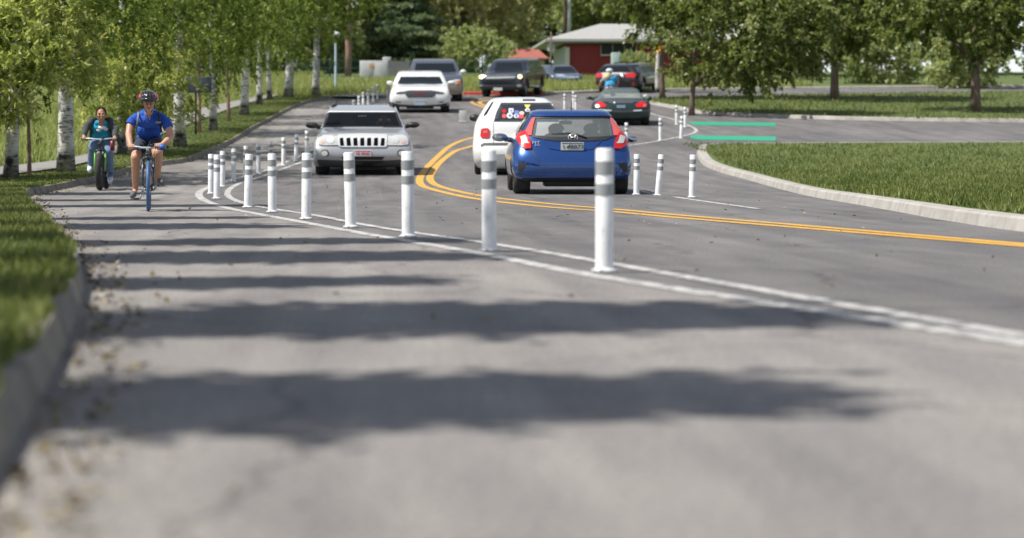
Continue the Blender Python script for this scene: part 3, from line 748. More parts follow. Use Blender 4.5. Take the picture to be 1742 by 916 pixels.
# grey cabinet and wall
M['cab'] = mat('grey cabinet paint', (.5,.5,.5), .6); noise_col(M['cab'], [(.3,(.42,.42,.43)),(.7,(.55,.55,.55))], 2)
Y = 146; s = Y/F; p = W(636,136,Y); p.z = g(Y)+.1
t = empty('utility_cabinet', p, (0,0,0), 'light grey utility cabinet in the tall grass left of the white car', 'cabinet')
MB().box((0,0,.62),(48*s,1.0,1.3),0,.03).build('housing', M['cab'], t, True)
MB().box((22*s,0,1.36),(14*s,.6,.28),0,.03).build('vent_cap', M['cab'], t, True)
MB().box((-12*s,-.505,.65),(20*s,.02,1.0),0,.006).build('door', M['cab'], t, True)
MB().box((12*s,-.505,.65),(20*s,.02,1.0),0,.006).build('door', M['cab'], t, True)
MB().box((-4*s,-.52,.95),(7*s,.012,.22),0,.003).build('warning_sticker', mat('orange sticker', (.6,.32,.1), .6), t)
M['fence'] = mat('grey fence', (.19,.19,.195), .8); noise_col(M['fence'], [(.3,(.15,.15,.155)),(.7,(.23,.23,.235))], 3, stretch=(4,1,.3))
Y = 148; s = Y/F; p = ((683-PX)*Y/F, Y, g(Y)+.08)
t = empty('fence', p, (0,0,0), 'grey board fence between the cabinet and the tan car', 'fence')
mb = MB()
for i in range(22): mb.box((-27*s+54*s*(i+.5)/22,0,.62),(54*s/22-.012,.03,1.24+.01*(i % 3)),0,.004)
mb.build('board_panel', M['fence'], t)
for i in range(4): MB().box((-27*s+54*s*i/3,.06,.6),(.1,.09,1.3),0,.01).build('post', M['fence'], t)
# dark green rail fence further back
M['greenrail'] = mat('green fence', (.02,.07,.05), .6)
for (xa, xb, Y, lab) in ((505,612,158,'dark green wire fence left of the cabinet'),(765,950,160,'dark green wire fence behind the pickup')):
    s = Y/F; t = empty('wire_fence', ((xa-PX)*s, Y, g(Y)), (0,0,0), lab, 'fence'); wdt = (xb-xa)*s; mb = MB()
    k = int(wdt/.09)
    for i in range(k): mb.tube([(i*.09,0,.1),(i*.09,0,1.25)], .009, 4)
    for z in (.15,.7,1.22): mb.tube([(0,0,z),(wdt,0,z)], .02, 5)
    mb.build('mesh_panel', M['greenrail'], t)
    for i in range(int(wdt/2.2)+1): MB().tube([(i*2.2,0.04,0),(i*2.2,0.04,1.35)], .045, 8).build('post', M['greenrail'], t, True)
# pale marker block standing on the road between the cars
p = P(787.5,208.5); s = p.y/F
o = MB().box((0,0,.23),(12.5*s,.05,20*s),0,.01).box((0,0,.02),(14*s,.22,.04),0,.01).build('road_marker', mat('pale grey plastic', (.50,.50,.47), .6), None, True, p); tag(o, 'small pale upright road marker on the asphalt between the white cars', 'marker')

M['wire'] = mat('power line', (.05,.05,.05), .6)
a, b = Vector((( 961.5-PX)*192/F, 192, CH+(PY-38)*192/F)), Vector(((640-PX)*205/F, 205, CH+(PY-52)*205/F))
o = MB().tube([a.lerp(b, i/12)-Vector((0,0,.7*math.sin(math.pi*i/12))) for i in range(13)], .022, 5).build('power_line', M['wire'], None, True); tag(o, 'thin power line sagging from the brown utility pole across the trees', 'power line')
# ---------------------------------------------------------------- red building
Y0 = 150; s = Y0/F; zb = g(Y0)-.3
M['redwall'] = mat('red painted wall', (.26,.035,.035), .75); noise_col(M['redwall'], [(.3,(.23,.03,.032)),(.7,(.31,.045,.042))], 2.5, stretch=(6,1,.3))
M['roofm'] = mat('pale metal roof', (.55,.54,.51), .55); noise_col(M['roofm'], [(.3,(.32,.315,.30)),(.7,(.41,.40,.38))], 2, stretch=(6,1,1))
M['trim'] = mat('cream trim', (.62,.6,.52), .7); M['fascia'] = mat('grey fascia', (.33,.31,.30), .7)
M['winglass'] = mat('window glass', (.03,.035,.04), .12, spec=.8); M['paleblue'] = mat('pale blue sign', (.48,.53,.6), .5)
def X(px, Y=Y0): return (px-PX)*Y/F
def Z(py, Y=Y0): return CH+(PY-py)*Y/F
bd = empty('red_building', (X(962), Y0, zb), (0,0,0), 'long red building with a pale metal roof and cream corner post', 'building')
def bl(px, py, Y=Y0): return Vector((X(px,Y)-X(962), Y-Y0, Z(py,Y)-zb))
x0, x1 = bl(964,0).x, bl(1300,0).x; eave = bl(0,76).z
mb = MB(); n_ = 60; dp = 9
mb.box(((x0+x1)/2, dp/2, eave/2), (x1-x0, dp, eave)); 
for i in range(n_): mb.box((x0+(x1-x0)*(i+.5)/n_, -.012, bl(0,95).z/2), ((x1-x0)/n_-.02, .022, bl(0,95).z))
mb.build('wall', M['redwall'], bd)
# roof: hip seen from its long side, apex line pushed back
e0, e1 = bl(928,66.5,149), bl(1330,66.5,149); r0, r1 = bl(1020,41,154.5), bl(1290,41,154.5)
zf = .16
rv = [e0, e1, Vector((e1.x, dp+1, e1.z)), Vector((e0.x, dp+1, e0.z)), r0, r1]
dn = [v-Vector((0,0,zf)) for v in rv[:4]]
mesh('roof', rv+dn, [(0,1,5,4),(1,2,5),(2,3,4,5),(3,0,4),(0,6,7,1),(1,7,8,2),(2,8,9,3),(3,9,6,0),(6,9,8,7)], M['roofm'], bd, False)
MB().box(((x0+x1)/2, -.45, bl(0,71.5,149).z), (x1-x0+1.6, .12, .16),0,.01).build('fascia', M['fascia'], bd)
MB().box((bl(964.5,0).x, -.15, bl(0,93).z-.3), (.28,.28,bl(0,72).z-bl(0,112).z),0,.01).build('corner_post', M['trim'], bd)
wf = MB().box((bl(1052,0).x,-.05,bl(0,84.5).z),(60*s,.06,17*s)).build('window', M['winglass'], bd)
mb = MB()
for q in (1022,1042,1062,1082): mb.box((bl(q,0).x,-.1,bl(0,84.5).z),(.06,.05,17*s))
mb.build('frame', M['fascia'], wf)
MB().box((bl(1056,0).x,-.14,bl(0,94.3).z),(70*s,.14,2.2*s),0,.01).build('sill', M['trim'], bd)
MB().box((bl(937,0).x,-.25,bl(0,77).z),(12*s,.15,22*s),0,.02).build('end_panel', M['paleblue'], bd)
MB().box((x0-.04,dp/2,eave*.62),(.06,dp-.3,eave*.7),0,.01).build('side_wall_panel', M['paleblue'], bd)
# red tiled roofs far behind the pickup
M['redroof'] = mat('red roof', (.42,.13,.09), .8); noise_col(M['redroof'], [(.3,(.27,.08,.06)),(.7,(.36,.13,.095))], 3)
Yr = 176; t = empty('red_roofed_house', (X(895,Yr), Yr, g(Yr)-.3), (0,0,0), 'low house with a red roof far behind the dark pickup', 'building')
zz = Z(99,Yr)-(g(Yr)-.3); zt = Z(79,Yr)-(g(Yr)-.3); k = Yr/F
MB().box((0,3,zz/2),(64*k,5,zz)).build('wall', M['trim'], t)
mesh('roof', [(-38*k,0,zz),(38*k,0,zz),(38*k,6,zz),(-38*k,6,zz),(-22*k,3,zt),(24*k,3,zt),(-38*k,0,zz-.12),(38*k,0,zz-.12),(38*k,6,zz-.12),(-38*k,6,zz-.12)],
     [(0,1,5,4),(1,2,5),(2,3,4,5),(3,0,4),(0,6,7,1),(1,7,8,2),(2,8,9,3),(3,9,6,0),(6,9,8,7)], M['redroof'], t, False)
# pale green transformer box before the wall
Yc = 138; p = Vector((X(1047.5,Yc), Yc, g(Yc)+.08)); zt = Z(90,Yc)-p.z; k = Yc/F
t = empty('utility_cabinet', p, (0,0,0), 'tall pale grey-green cabinet in front of the red wall, above the dark car roof', 'cabinet')
M['palegreen'] = mat('pale green paint', (.33,.42,.39), .55)
MB().box((0,0,zt/2),(15*k,.6,zt),0,.04).build('housing', M['palegreen'], t, True); MB().box((0,-.31,zt/2+.2),(11*k,.02,zt*.6),0,.008).build('door', M['palegreen'], t, True)
# ---------------------------------------------------------------- vehicles
def paint(name, col, metal=.35, rough=.32, coat=1.0):
    m = mat(name, col, rough, metal, coat); N, L, b = nodes(m)
    tc = N.new('ShaderNodeTexCoord'); n = N.new('ShaderNodeTexNoise'); n.inputs['Scale'].default_value = 4; n.inputs['Detail'].default_value = 7
    L.new(tc.outputs['Object'], n.inputs[0]); mr = N.new('ShaderNodeMapRange'); mr.inputs[3].default_value = rough-.08; mr.inputs[4].default_value = rough+.12
    L.new(n.outputs[0], mr.inputs[0]); L.new(mr.outputs[0], b.inputs['Roughness']); return m
M['blue'] = paint('blue car paint', (.014,.068,.26), .5, .24); M['silver'] = paint('silver car paint', (.43,.44,.46), .35, .38)
M['whitep'] = paint('white car paint', (.74,.74,.73), 0, .35); M['tan'] = paint('tan grey car paint', (.30,.27,.22), .4)
M['slate'] = paint('slate grey car paint', (.10,.115,.15), .4); M['navy'] = paint('near black blue car paint', (.02,.026,.042), .4)
M['green'] = paint('dark green car paint', (.010,.030,.028), .4); M['black'] = paint('black car paint', (.012,.012,.015), .3)
M['greyblue'] = paint('grey blue car paint', (.09,.12,.16), .4)
M['tyre'] = mat('tyre rubber', (.022,.022,.023), .85); noise_col(M['tyre'], [(.3,(.015,.015,.016)),(.7,(.04,.038,.036))], 9, bump=.3)
M['rim'] = mat('alloy rim', (.4,.41,.42), .35, .8); M['plastic'] = mat('black plastic', (.018,.018,.02), .5)
M['greyplastic'] = mat('grey plastic', (.06,.063,.066), .6)
M['chrome'] = mat('chrome', (.85,.85,.84), .35, .55); M['slot'] = mat('dark opening', (.004,.004,.005), .95, spec=.1); M['carglass'] = mat('dark car glass', (.010,.014,.018), .08, spec=.3)
M['glass'] = mat('clear car glass', (.16,.18,.185), .04, alpha=.52, coat=.6); M['interior'] = mat('car interior', (.045,.045,.047), .8)
M['seat'] = mat('grey seat cloth', (.13,.13,.135), .85); M['beige'] = mat('beige seat cloth', (.42,.40,.33), .8); M['lining'] = mat('pale roof lining', (.3,.3,.28), .9)
M['redlens'] = mat('red lamp lens', (.52,.012,.012), .15, coat=1.0); M['clearlens'] = mat('clear lamp lens', (.68,.68,.66), .1, .25, coat=1.0)
M['darklens'] = mat('smoked lamp', (.10,.11,.12), .15, .3, coat=1.0); M['amber'] = mat('amber lens', (.75,.20,.02), .3, coat=.6)
M['redpale'] = mat('pale red lens', (.66,.10,.08), .2, coat=1.0)  # paler red than the main lamp lens
M['lit'] = mat('lit headlamp', (.9,.85,.6), .2, emit=(1,.78,.30), es=1.0); M['chromestrip'] = M['chrome']
M['plate'] = mat('number plate', (.62,.64,.62), .5); M['ink'] = mat('dark lettering', (.03,.04,.08), .6); M['redink'] = mat('red lettering', (.6,.02,.03), .5)
M['mirrorglass'] = mat('mirror glass', (.45,.5,.53), .06, 1.0)

def tri_grid(poly, step):
    """2D polygon -> (verts, tris, outline) cut into cells of about step"""
    bm = bmesh.new(); vs = [bm.verts.new((p[0], p[1], 0)) for p in poly]
    for t in tessellate_polygon([[Vector((p[0], p[1], 0)) for p in poly]]):
        try: bm.faces.new([vs[i] for i in t])
        except ValueError: pass
    for ax, no in ((0,(1,0,0)),(1,(0,1,0))):
        lo = min(p[ax] for p in poly); hi = max(p[ax] for p in poly); n = max(1, int((hi-lo)/step))
        for i in range(1, n):
            c = lo+(hi-lo)*i/n; co = [0,0,0]; co[ax] = c
            bmesh.ops.bisect_plane(bm, geom=bm.verts[:]+bm.edges[:]+bm.faces[:], plane_co=co, plane_no=no, dist=1e-6)
    bmesh.ops.remove_doubles(bm, verts=bm.verts[:], dist=1e-5)
    bm.verts.ensure_lookup_table(); bm.verts.index_update()
    V = [(v.co.x, v.co.y) for v in bm.verts]; Fc = [[v.index for v in f.verts] for f in bm.faces]
    E = [(e.verts[0].index, e.verts[1].index) for e in bm.edges if len(e.link_faces) == 1]; bm.free(); return V, Fc, E

class Car:
    def __init__(s, name, label, cat, cx, base_py, near, rows, length, yaw=0.0, group=None, nose=.42, tail=.42, exp=3.4, z_y=None):
        """rows: (py, depth of visible end, half width px, depth of far end); near: wheel contact depth behind the visible end"""
        Yb = z_y or gnd_y(base_py); s.Z0 = Yb-near; Z0 = s.Z0
        s.root = empty(name, (0,0,0), (0,0,0), label, cat, group)
        slope = (g(Z0+3.5)-g(Z0+.8))/2.7; s.slope = slope; s.g0 = g(Z0+.8)-.8*slope
        s.root.location = ((cx-PX)*Z0/F, Z0, s.g0); s.root.rotation_euler = (math.atan(slope), 0, yaw)
        s.s = F/Z0; s.cx = cx; s.my = (rows[0][0]+rows[-1][0])/2; s.black = []
        s.MW = Matrix.LocRotScale(s.root.location, s.root.rotation_euler.to_quaternion(), None); s.MI = s.MW.inverted()
        keys = []
        for py, d, hw, far in rows:
            Y = Z0+d; z = CH+(PY-py)*Y/F-(s.g0+slope*d); keys.append((z, d, hw*(Y+.25)/F, far))
        keys.sort(key=lambda k: k[0]); s.keys = keys; s.length = length
        K = []
        for a, b_ in zip(keys, keys[1:]):
            dist = math.hypot(b_[0]-a[0], (b_[1]-a[1])*.6); n = max(2, int(dist/.05)); 
            for i in range(n): t = i/n; K.append([a[j]*(1-t)+b_[j]*t for j in range(4)])
        K.append(list(keys[-1]))
        K = np.array(K)
        for _ in range(2): K[1:-1] = K[:-2]*.22+K[1:-1]*.56+K[2:]*.22
        q = 11; v = []; f = []
        def ring(z, d, w, far):
            L_ = max(far-d, .06); a = min(nose, L_*.45); b2 = min(tail, L_*.45); pts = []
            th = [math.pi/2*i/q for i in range(q+1)]
            fr = [(w*math.sin(t)**(2/exp), d+a*(1-math.cos(t)**(2/exp))) for t in th]
            bk = [(w*math.sin(t)**(2/exp), far-b2*(1-math.cos(t)**(2/exp))) for t in reversed(th)]
            mid = [(w, d+a+(far-b2-d-a)*i/12) for i in range(1,12)]
            right = fr+mid+bk
            left = [(-x, y) for x, y in reversed(right[1:-1])]
            return [(x, y, z) for x, y in right+left]
        for z, d, w, far in K: R_ = ring(z, d, w, far); v += R_
        n = len(R_); m_ = len(K)
        for i in range(m_-1):
            for j in range(n): f.append((i*n+j, i*n+(j+1) % n, (i+1)*n+(j+1) % n, (i+1)*n+j))
        f.append(tuple(range(n-1, -1, -1))); f.append(tuple((m_-1)*n+j for j in range(n)))
        s.hull = (v, f); s.bvh = BVHTree.FromPolygons([Vector(a) for a in v], f); s.cuts = []
        s.last = None
    def loc(s, px, py, d):
        """photograph pixel at world depth Z0+d -> local point"""
        return s.MI @ W(px, py, s.Z0+d)
    def ray(s, px, py):
        o = s.MI @ Vector((0,0,CH)); dr = (s.MI.to_3x3() @ Vector(((px-PX)/F, 1, (PY-py)/F))).normalized()
        h, nn, i, dist = s.bvh.ray_cast(o, dr)
        t = 0
        while h is None and t < 40:      # just outside the outline: slide inwards until the body is met
            t += 1; k = t*.02; qx, qy = px+(s.cx-px)*k*.5, py+(s.my-py)*k*.5
            dr = (s.MI.to_3x3() @ Vector(((qx-PX)/F, 1, (PY-qy)/F))).normalized(); h, nn, i, dist = s.bvh.ray_cast(o, dr)
        if h is None: h, nn, i, dist = s.bvh.find_nearest(o+dr*(s.Z0+.5))
        if nn.dot(dr) > 0: nn = -nn
        return h, nn
    def panel(s, name, poly, m, off=.006, step=3.0, parent=None, depth=.02, sm=True):
        V, Fc, E = tri_grid(poly, step); fv = []; bv = []
        for x, y in V:
            h, nn = s.ray(x, y); fv.append(h+nn*off); bv.append(h-nn*depth)
        n = len(V); f = []
        for t in Fc:
            a = fv[t[0]]; nn = (fv[t[1]]-a).cross(fv[t[2]]-a)
            f.append(tuple(t) if nn.y < 0 else tuple(reversed(t)))
        for a, b2 in E: f.append((a, b2, n+b2, n+a))
        o = mesh(name, fv+bv, f, m, parent or s.root, False)
        autosmooth(o, 50); return o
    def mirror_poly(s, poly, c=None): c = c or s.cx; return [(2*c-x, y) for x, y in reversed(poly)]
    def tunnel(s, poly, d0, d1, shrink=.97, gd=.8, black=None):
        s.black.append(black or poly)
        cx_ = sum(p[0] for p in poly)/len(poly); cy = sum(p[1] for p in poly)/len(poly)
        pp = [(cx_+(x-cx_)*shrink, cy+(y-cy)*shrink) for x, y in poly]
        s.cuts.append(([s.loc(x, y, gd) for x, y in pp], d0, d1))
    def finish(s, paint_m, wheels, wr, ww=.30, arch=1.16, bottom=None):
        """wheels: [(side, depth)], side -1/1"""
        body = mesh('body', s.hull[0], s.hull[1], [paint_m, M['interior']], s.root, True)
        cutters = []
        def cutter(v, f):
            me = bpy.data.meshes.new('c'); me.from_pydata([tuple(a) for a in v], [], f); me.materials.append(M['interior'])
            bm = bmesh.new(); bm.from_mesh(me); bmesh.ops.recalc_face_normals(bm, faces=bm.faces[:]); bm.to_mesh(me); bm.free()
            o = bpy.data.objects.new('c', me); COL.objects.link(o); o.parent = s.root; cutters.append(o)
            md = body.modifiers.new('b', 'BOOLEAN'); md.operation = 'DIFFERENCE'; md.object = o; md.solver = 'EXACT'; md.material_mode = 'TRANSFER'
        wmax = max(k[2] for k in s.keys)
        for side, d in wheels:
            mb = MB(); n = 28; prof = [(wr*arch, -.45), (wr*arch, .35)]
            mb.lathe(prof, (side*(wmax-.1), d, wr), n, 'x'); cutter(mb.v, mb.f)
        for pts, d0, d1 in s.cuts:
            n = len(pts); v = [Vector((p.x, d0, p.z)) for p in pts]+[Vector((p.x, d1, p.z)) for p in pts]
            cutter(v, [tuple(range(n)), tuple(reversed(range(n, 2*n)))]+[(i, (i+1) % n, n+(i+1) % n, n+i) for i in range(n)])
        bpy.context.view_layer.update()
        dg = bpy.context.evaluated_depsgraph_get(); me = bpy.data.meshes.new_from_object(body.evaluated_get(dg))
        body.modifiers.clear(); body.data = me
        for c in cutters: bpy.data.objects.remove(c)
        autosmooth(body, 38); s.body = body
        for poly in s.black:       # dark surround under the glass
            for p_ in me.polygons:
                if p_.center.y > s.keys[-1][3]-.2: continue
                w_ = s.MW @ p_.center; x, y = PX+F*w_.x/w_.y, PY-F*(w_.z-CH)/w_.y; ins = False; n = len(poly)
                for i in range(n):
                    (x1, y1), (x2, y2) = poly[i], poly[i-1]
                    if (y1 > y) != (y2 > y) and x < (x2-x1)*(y-y1)/(y2-y1)+x1: ins = not ins
                if ins: p_.material_index = 1
        for side, d in wheels:
            xc = side*(wmax-ww/2-.045)
            t = MB(); h = ww/2
            t.lathe([(wr*.62,-h),(wr*.86,-h),(wr*.96,-h*.86),(wr,-h*.6),(wr,h*.6),(wr*.96,h*.86),(wr*.86,h),(wr*.62,h),(wr*.62,-h)], (0,0,0), 32, 'x', cap=False)
            w_ = t.build('wheel', M['tyre'], s.root, True, (xc, d, wr)); autosmooth(w_, 40)
            r = MB(); r.lathe([(wr*.64,-h*.9),(wr*.6,-h*.9),(wr*.57,-h*.5),(wr*.3,side*h*.3),(.01,side*h*.35)], (0,0,0), 28, 'x', cap=False)
            r.lathe([(wr*.63,side*h*.55),(wr*.63,side*h*.85),(wr*.57,side*h*.85),(wr*.57,side*h*.55)], (0,0,0), 28, 'x', cap=False)
            for k in range(5):
                a = 2*math.pi*k/5+.3; r.box((side*h*.62, math.cos(a)*wr*.34, math.sin(a)*wr*.34), (.03, .075, wr*.56), 0, .01, Matrix.Rotation(math.pi/2-a+0, 3, 'X') if True else None)
            r.build('rim', M['rim'], w_, True)
        u = MB(); L_ = s.length; zb = s.keys[0][0]
        u.box((0, L_/2, zb+.02), (wmax*1.55, L_-1.0, .10), 0, .02); u.box((0, .75, zb-.05), (wmax*.9, .5, .12), 0, .03)
        u.tube([(-wmax+.25, wheels[0][1], wr), (wmax-.25, wheels[0][1], wr)], .06, 8)
        u.build('underbody', M['plastic'], s.root)
        return s
    def mirror(s, px0, px1, py0, py1, d, m=None, glass=False, stalk=True, side=None):
        c = s.loc((px0+px1)/2, (py0+py1)/2, d); k = (s.Z0+d)/F; w, h = (px1-px0)*k, (py1-py0)*k
        side = side or (1 if c.x > 0 else -1)
        mb = MB(); mb.ball(c, (w/2, .10, h/2), 0, 16); 
        mb.v = [((x-c.x)*(1 if abs(x-c.x) < w*.35 else .97)+c.x, y, z) for x, y, z in mb.v]
        mb.tube([c+Vector((-side*w*.3, .02, -h*.2)), c+Vector((-side*(w*.5+.10), .04, -h*.35))], [.05,.045], 8)
        o = mb.build('mirror', m or M['plastic'], s.root, True)
        if glass: MB().ball(c+Vector((0,-.075,0)), (w*.4,.035,h*.36), 0, 14).build('mirror_glass', M['mirrorglass'], o, True)
        return o
def text(body_s, size, loc_, m, parent, name='lettering', ext=.004, sx=1.0, align='CENTER'):
    cu = bpy.data.curves.new('t', 'FONT'); cu.body = body_s; cu.size = size; cu.extrude = ext; cu.align_x = align; cu.align_y = 'CENTER'; cu.resolution_u = 3
    o = bpy.data.objects.new('t', cu); COL.objects.link(o); bpy.context.view_layer.update()
    me = bpy.data.meshes.new_from_object(o.evaluated_get(bpy.context.evaluated_depsgraph_get())); bpy.data.objects.remove(o)
    me.materials.clear(); me.materials.append(m)
    for v in me.vertices: v.co = Vector((v.co.x*sx, -v.co.z, v.co.y))
    bm = bmesh.new(); bm.from_mesh(me); bmesh.ops.recalc_face_normals(bm, faces=bm.faces[:]); bm.to_mesh(me); bm.free()
    t = bpy.data.objects.new(name, me); link(t, parent); t.location = loc_; return t
def plate(c, x0, x1, y0, y1, txt=None, m=None, ink=None, sy=.7):
    h, nn = c.ray((x0+x1)/2, (y0+y1)/2); k = (c.Z0+h.y)/F; w, hh = (x1-x0)*k, (y1-y0)*k
    lo = min(c.ray(x, y)[0].y for x in (x0, x1) for y in (y0, y1))
    o = MB().box((0,0,0), (w,.02,hh), 0, .006).build('number_plate', m or M['plate'], c.root, False, (h.x, lo-.012, h.z))
    MB().box((0,-.012,hh*.40),(w*.9,.003,hh*.10)).build('plate_band', ink or M['ink'], o)
    if txt: text(txt, hh*sy, (w*.0,-.013,-hh*.06), ink or M['ink'], o, sx=1.18)
    return o
def rr(x0, y0, x1, y1, r=1.0):
    """rounded rectangle polygon in pixels"""
    p = []
    for cx_, cy, a0 in ((x1-r, y0+r, -90), (x1-r, y1-r, 0), (x0+r, y1-r, 90), (x0+r, y0+r, 180)):
        for i in range(4): a = R(a0+30*i); p.append((cx_+r*math.cos(a), cy+r*math.sin(a)))
    return p
def oval(cx_, cy, rx, ry, n=16): return [(cx_+rx*math.cos(2*math.pi*i/n), cy+ry*math.sin(2*math.pi*i/n)) for i in range(n)]
def Z(u0, v0, sc, ox, oy): pass
def zp(pts, sc, ox, oy): return [(ox+u/sc, oy+v/sc) for u, v in pts]

# --- blue hatchback, seen from behind
c = Car('hatchback', 'bright blue small hatchback seen from behind, driving away at the right', 'car', 974.5, 330, .75,
    [(308,.16,88,3.7),(303,.05,97,3.85),(294,.0,101,3.95),(278,.0,102,4.0),(264,.05,101.5,3.95),(255,.12,100,3.85),(245,.17,97,3.7),(236,.22,93,3.45),(229,.27,90,3.1),(216,.42,82,2.85),(204,.56,73.5,2.6),(197,.60,69,2.45),(192,.68,65,2.3),(189,.95,58,2.1),(187.6,1.3,40,1.8)], 4.0, exp=3.6, yaw=R(-1.5))
z3 = lambda pts: zp(pts, 4.823, 790, 150)
win = z3([(592,248),(1182,248),(1200,290),(1216,400),(1130,404),(890,400),(650,404),(555,396),(570,320)])
c.tunnel(z3([(600,256),(1176,256),(1206,394),(570,394)]), -.5, 4.3, .98, .5, win)
wp = c.panel('rear_window', win, M['glass'], .004, 5)
c.panel('window_surround', z3([(560,236),(1190,236),(1196,250),(575,250)]), M['plastic'], .012, 5)
c.panel('roof_spoiler', z3([(540,205),(600,190),(1150,190),(1215,205),(1212,232),(1185,238),(890,240),(575,238),(545,230)]), M['blue'], .03, 4, depth=.06)
c.panel('garnish_strip', z3([(552,392),(700,402),(1080,402),(1216,394),(1222,402),(1160,428),(1040,436),(740,436),(600,414),(555,404)]), M['plastic'], .012, 4)
for mir in (0, 1):
    f_ = (lambda p: c.mirror_poly(p, 974.2)) if mir else (lambda p: p)
    tl = c.panel('tail_light', f_(z3([(433,382),(500,358),(520,382),(548,440),(550,500),(500,505),(462,480),(438,430)])), M['redlens'], .035, 3)
    c.panel('reversing_lens', f_(z3([(466,408),(505,396),(520,440),(536,462),(480,460)])), M['clearlens'], .042, 3, tl)
    c.panel('light_strip', f_(z3([(500,358),(560,250),(584,250),(566,310),(552,388),(556,392),(520,392)])), M['redpale'], .02, 3)
    c.panel('bumper_insert', f_(z3([(440,612),(520,620),(470,690),(445,690)])), M['plastic'], .006, 3)
    c.panel('side_glass', f_(z3([(520,235),(540,232),(470,355),(420,380)])), M['carglass'], .006, 3)
c.panel('hatch_seam', z3([(545,430),(552,430),(558,505),(622,620),(617,628),(551,512)]), M['plastic'], .002, 4)
c.panel('bumper_crease', z3([(440,590),(620,618),(1130,618),(1330,596),(1330,602),(1130,630),(620,630),(440,597)]), M['blue'], .018, 4)
c.panel('bumper_crease', z3([(440,690),(620,705),(1130,705),(1325,695),(1325,702),(1130,716),(620,716),(440,697)]), M['blue'], .018, 4)
c.panel('plate_recess', z3([(640,424),(700,500),(790,515),(985,515),(1060,500),(1130,430),(1125,426),(1050,490),(985,504),(790,504),(712,492),(655,424)]), M['blue'], .014, 3)
pl = plate(c, 954, 992.8, 242.3, 256.2, None, mat('pale plate', (.55,.56,.50), .5), M['ink'])
text('8873', .105, (.085,-.014,-.012), M['ink'], pl, sx=1.15); text('3', .07, (-.155,-.014,-.005), M['ink'], pl)
MB().tube([(-.10,-.014,-.03),(-.085,-.014,.0),(-.06,-.014,.01),(-.045,-.014,.035)],.009,6).tube([(-.085,-.014,.0),(-.06,-.014,-.035)],.007,6).tube([(-.065,-.014,.01),(-.04,-.014,-.02)],.007,6).build('bucking_horse_mark', M['ink'], pl)
h, nn = c.ray(974.5, 234)
em = MB().tube([h+Vector((-.045,-.03,.045)),h+Vector((-.03,-.03,-.045))],.009,6).tube([h+Vector((.045,-.03,.045)),h+Vector((.03,-.03,-.045))],.009,6).tube([h+Vector((-.036,-.03,0)),h+Vector((.036,-.03,0))],.009,6).tube([h+Vector((.075*math.cos(a)*1.1,-.026,.06*math.sin(a))) for a in [2*math.pi*i/20 for i in range(20)]],.007,6,closed=True).build('emblem', M['chrome'], c.root, True)
h, nn = c.ray(911.5, 243); text('FIT', .075, h+Vector((0,-.012,0)), M['chrome'], c.root, 'badge', sx=1.5)
h, nn = c.ray(914, 247.2); text('EX', .04, h+Vector((0,-.012,0)), M['chrome'], c.root, 'badge', sx=1.9)
h0, _ = c.ray(970, 228.5); h1, _ = c.ray(996, 234)
wpr = [c.ray(*q)[0]+Vector((0,-.03,0)) for q in z3([(712,374),(780,371),(850,369),(905,376),(955,392),(1000,408)])]
MB().tube(wpr, [.006,.008,.010,.014,.016,.012], 6).build('rear_wiper', M['plastic'], c.root, True)
h, nn = c.ray(972, 189.4); MB().tube([h, h+Vector((0,.06,.05)), h+Vector((.02,.17,.19))], [.02,.012,.006], 6).build('antenna', M['plastic'], c.root, True)
c.finish(M['blue'], [(-1,.75),(1,.75),(-1,3.25),(1,3.25)], .30, .30)
c.mirror(836.5, 864, 227, 241, 2.45, M['slate'], True); c.mirror(1065, 1085, 231, 243, 2.45, M['slate'], True)
for i, px in enumerate((946, 1006)):
    q = c.loc(px, 231, 2.0); st = MB().ball(q+Vector((0,0,-.22)), (.26,.09,.32), 0, 14).build('front_seat', M['seat'], c.root, True)
    MB().ball(q+Vector((0,0,.13)), (.15,.07,.10), 0, 12).build('headrest', M['interior' if i else 'seat'], st, True)
for px in (938, 970, 1012):
    q = c.loc(px, 232, 1.25); MB().ball(q, (.13,.05,.055), 0, 12).build('headrest', M['seat'], c.root, True)
q = c.loc(962, 209, 2.35); MB().box(q, (.24,.03,.07), 0, .02).tube([q, q+Vector((0,.05,.1))], .012, 6).build('rear_view_mirror', M['interior'], c.root)
c.panel('bumper_underside', z3([(470,742),(1310,742),(1250,792),(1000,800),(930,830),(620,815),(540,790)]), M['plastic'], .01, 5)

# --- silver car, front
z2 = lambda pts: zp(pts, 6.105, 510, 160)
c = Car('silver_suv', 'silver four-by-four with a seven-slot grille, coming towards the camera', 'car', 618, 297, .75,
    [(284,.25,82,4.35),(279,.08,84.5,4.5),(272,.0,85,4.6),(262,-.02,85,4.6),(252,.02,84.5,4.6),(248,.06,84,4.6),(239,.10,82,4.55),(232,.18,79,4.5),(228,.35,76,4.45),(218,1.35,72.5,4.4),(214,1.42,70,4.38),(203,1.75,64.5,4.3),(191.5,2.1,60,4.2),(187,2.2,58.5,4.15),(182,2.7,56,4.0),(179,3.1,52,3.8)], 4.6, exp=5.2, nose=.30)
wb = z2([(282,192),(1008,192),(1070,346),(1000,350),(652,342),(300,350),(236,350)])
c.tunnel(z2([(296,200),(994,200),(1048,338),(256,338)]), .9, 3.9, .985, 1.8, wb)
c.panel('windshield', wb, mat('tinted windshield', (.012,.016,.02), .05, spec=.35, alpha=.40), .006, 6)
c.panel('windshield_frame', z2([(270,182),(1018,182),(1022,192),(265,192)]), M['whitep'], .01, 6)
gr = c.panel('grille', z2([(400,430),(650,422),(908,430),(905,545),(880,556),(430,556),(402,545)]), M['chrome'], .03, 4)
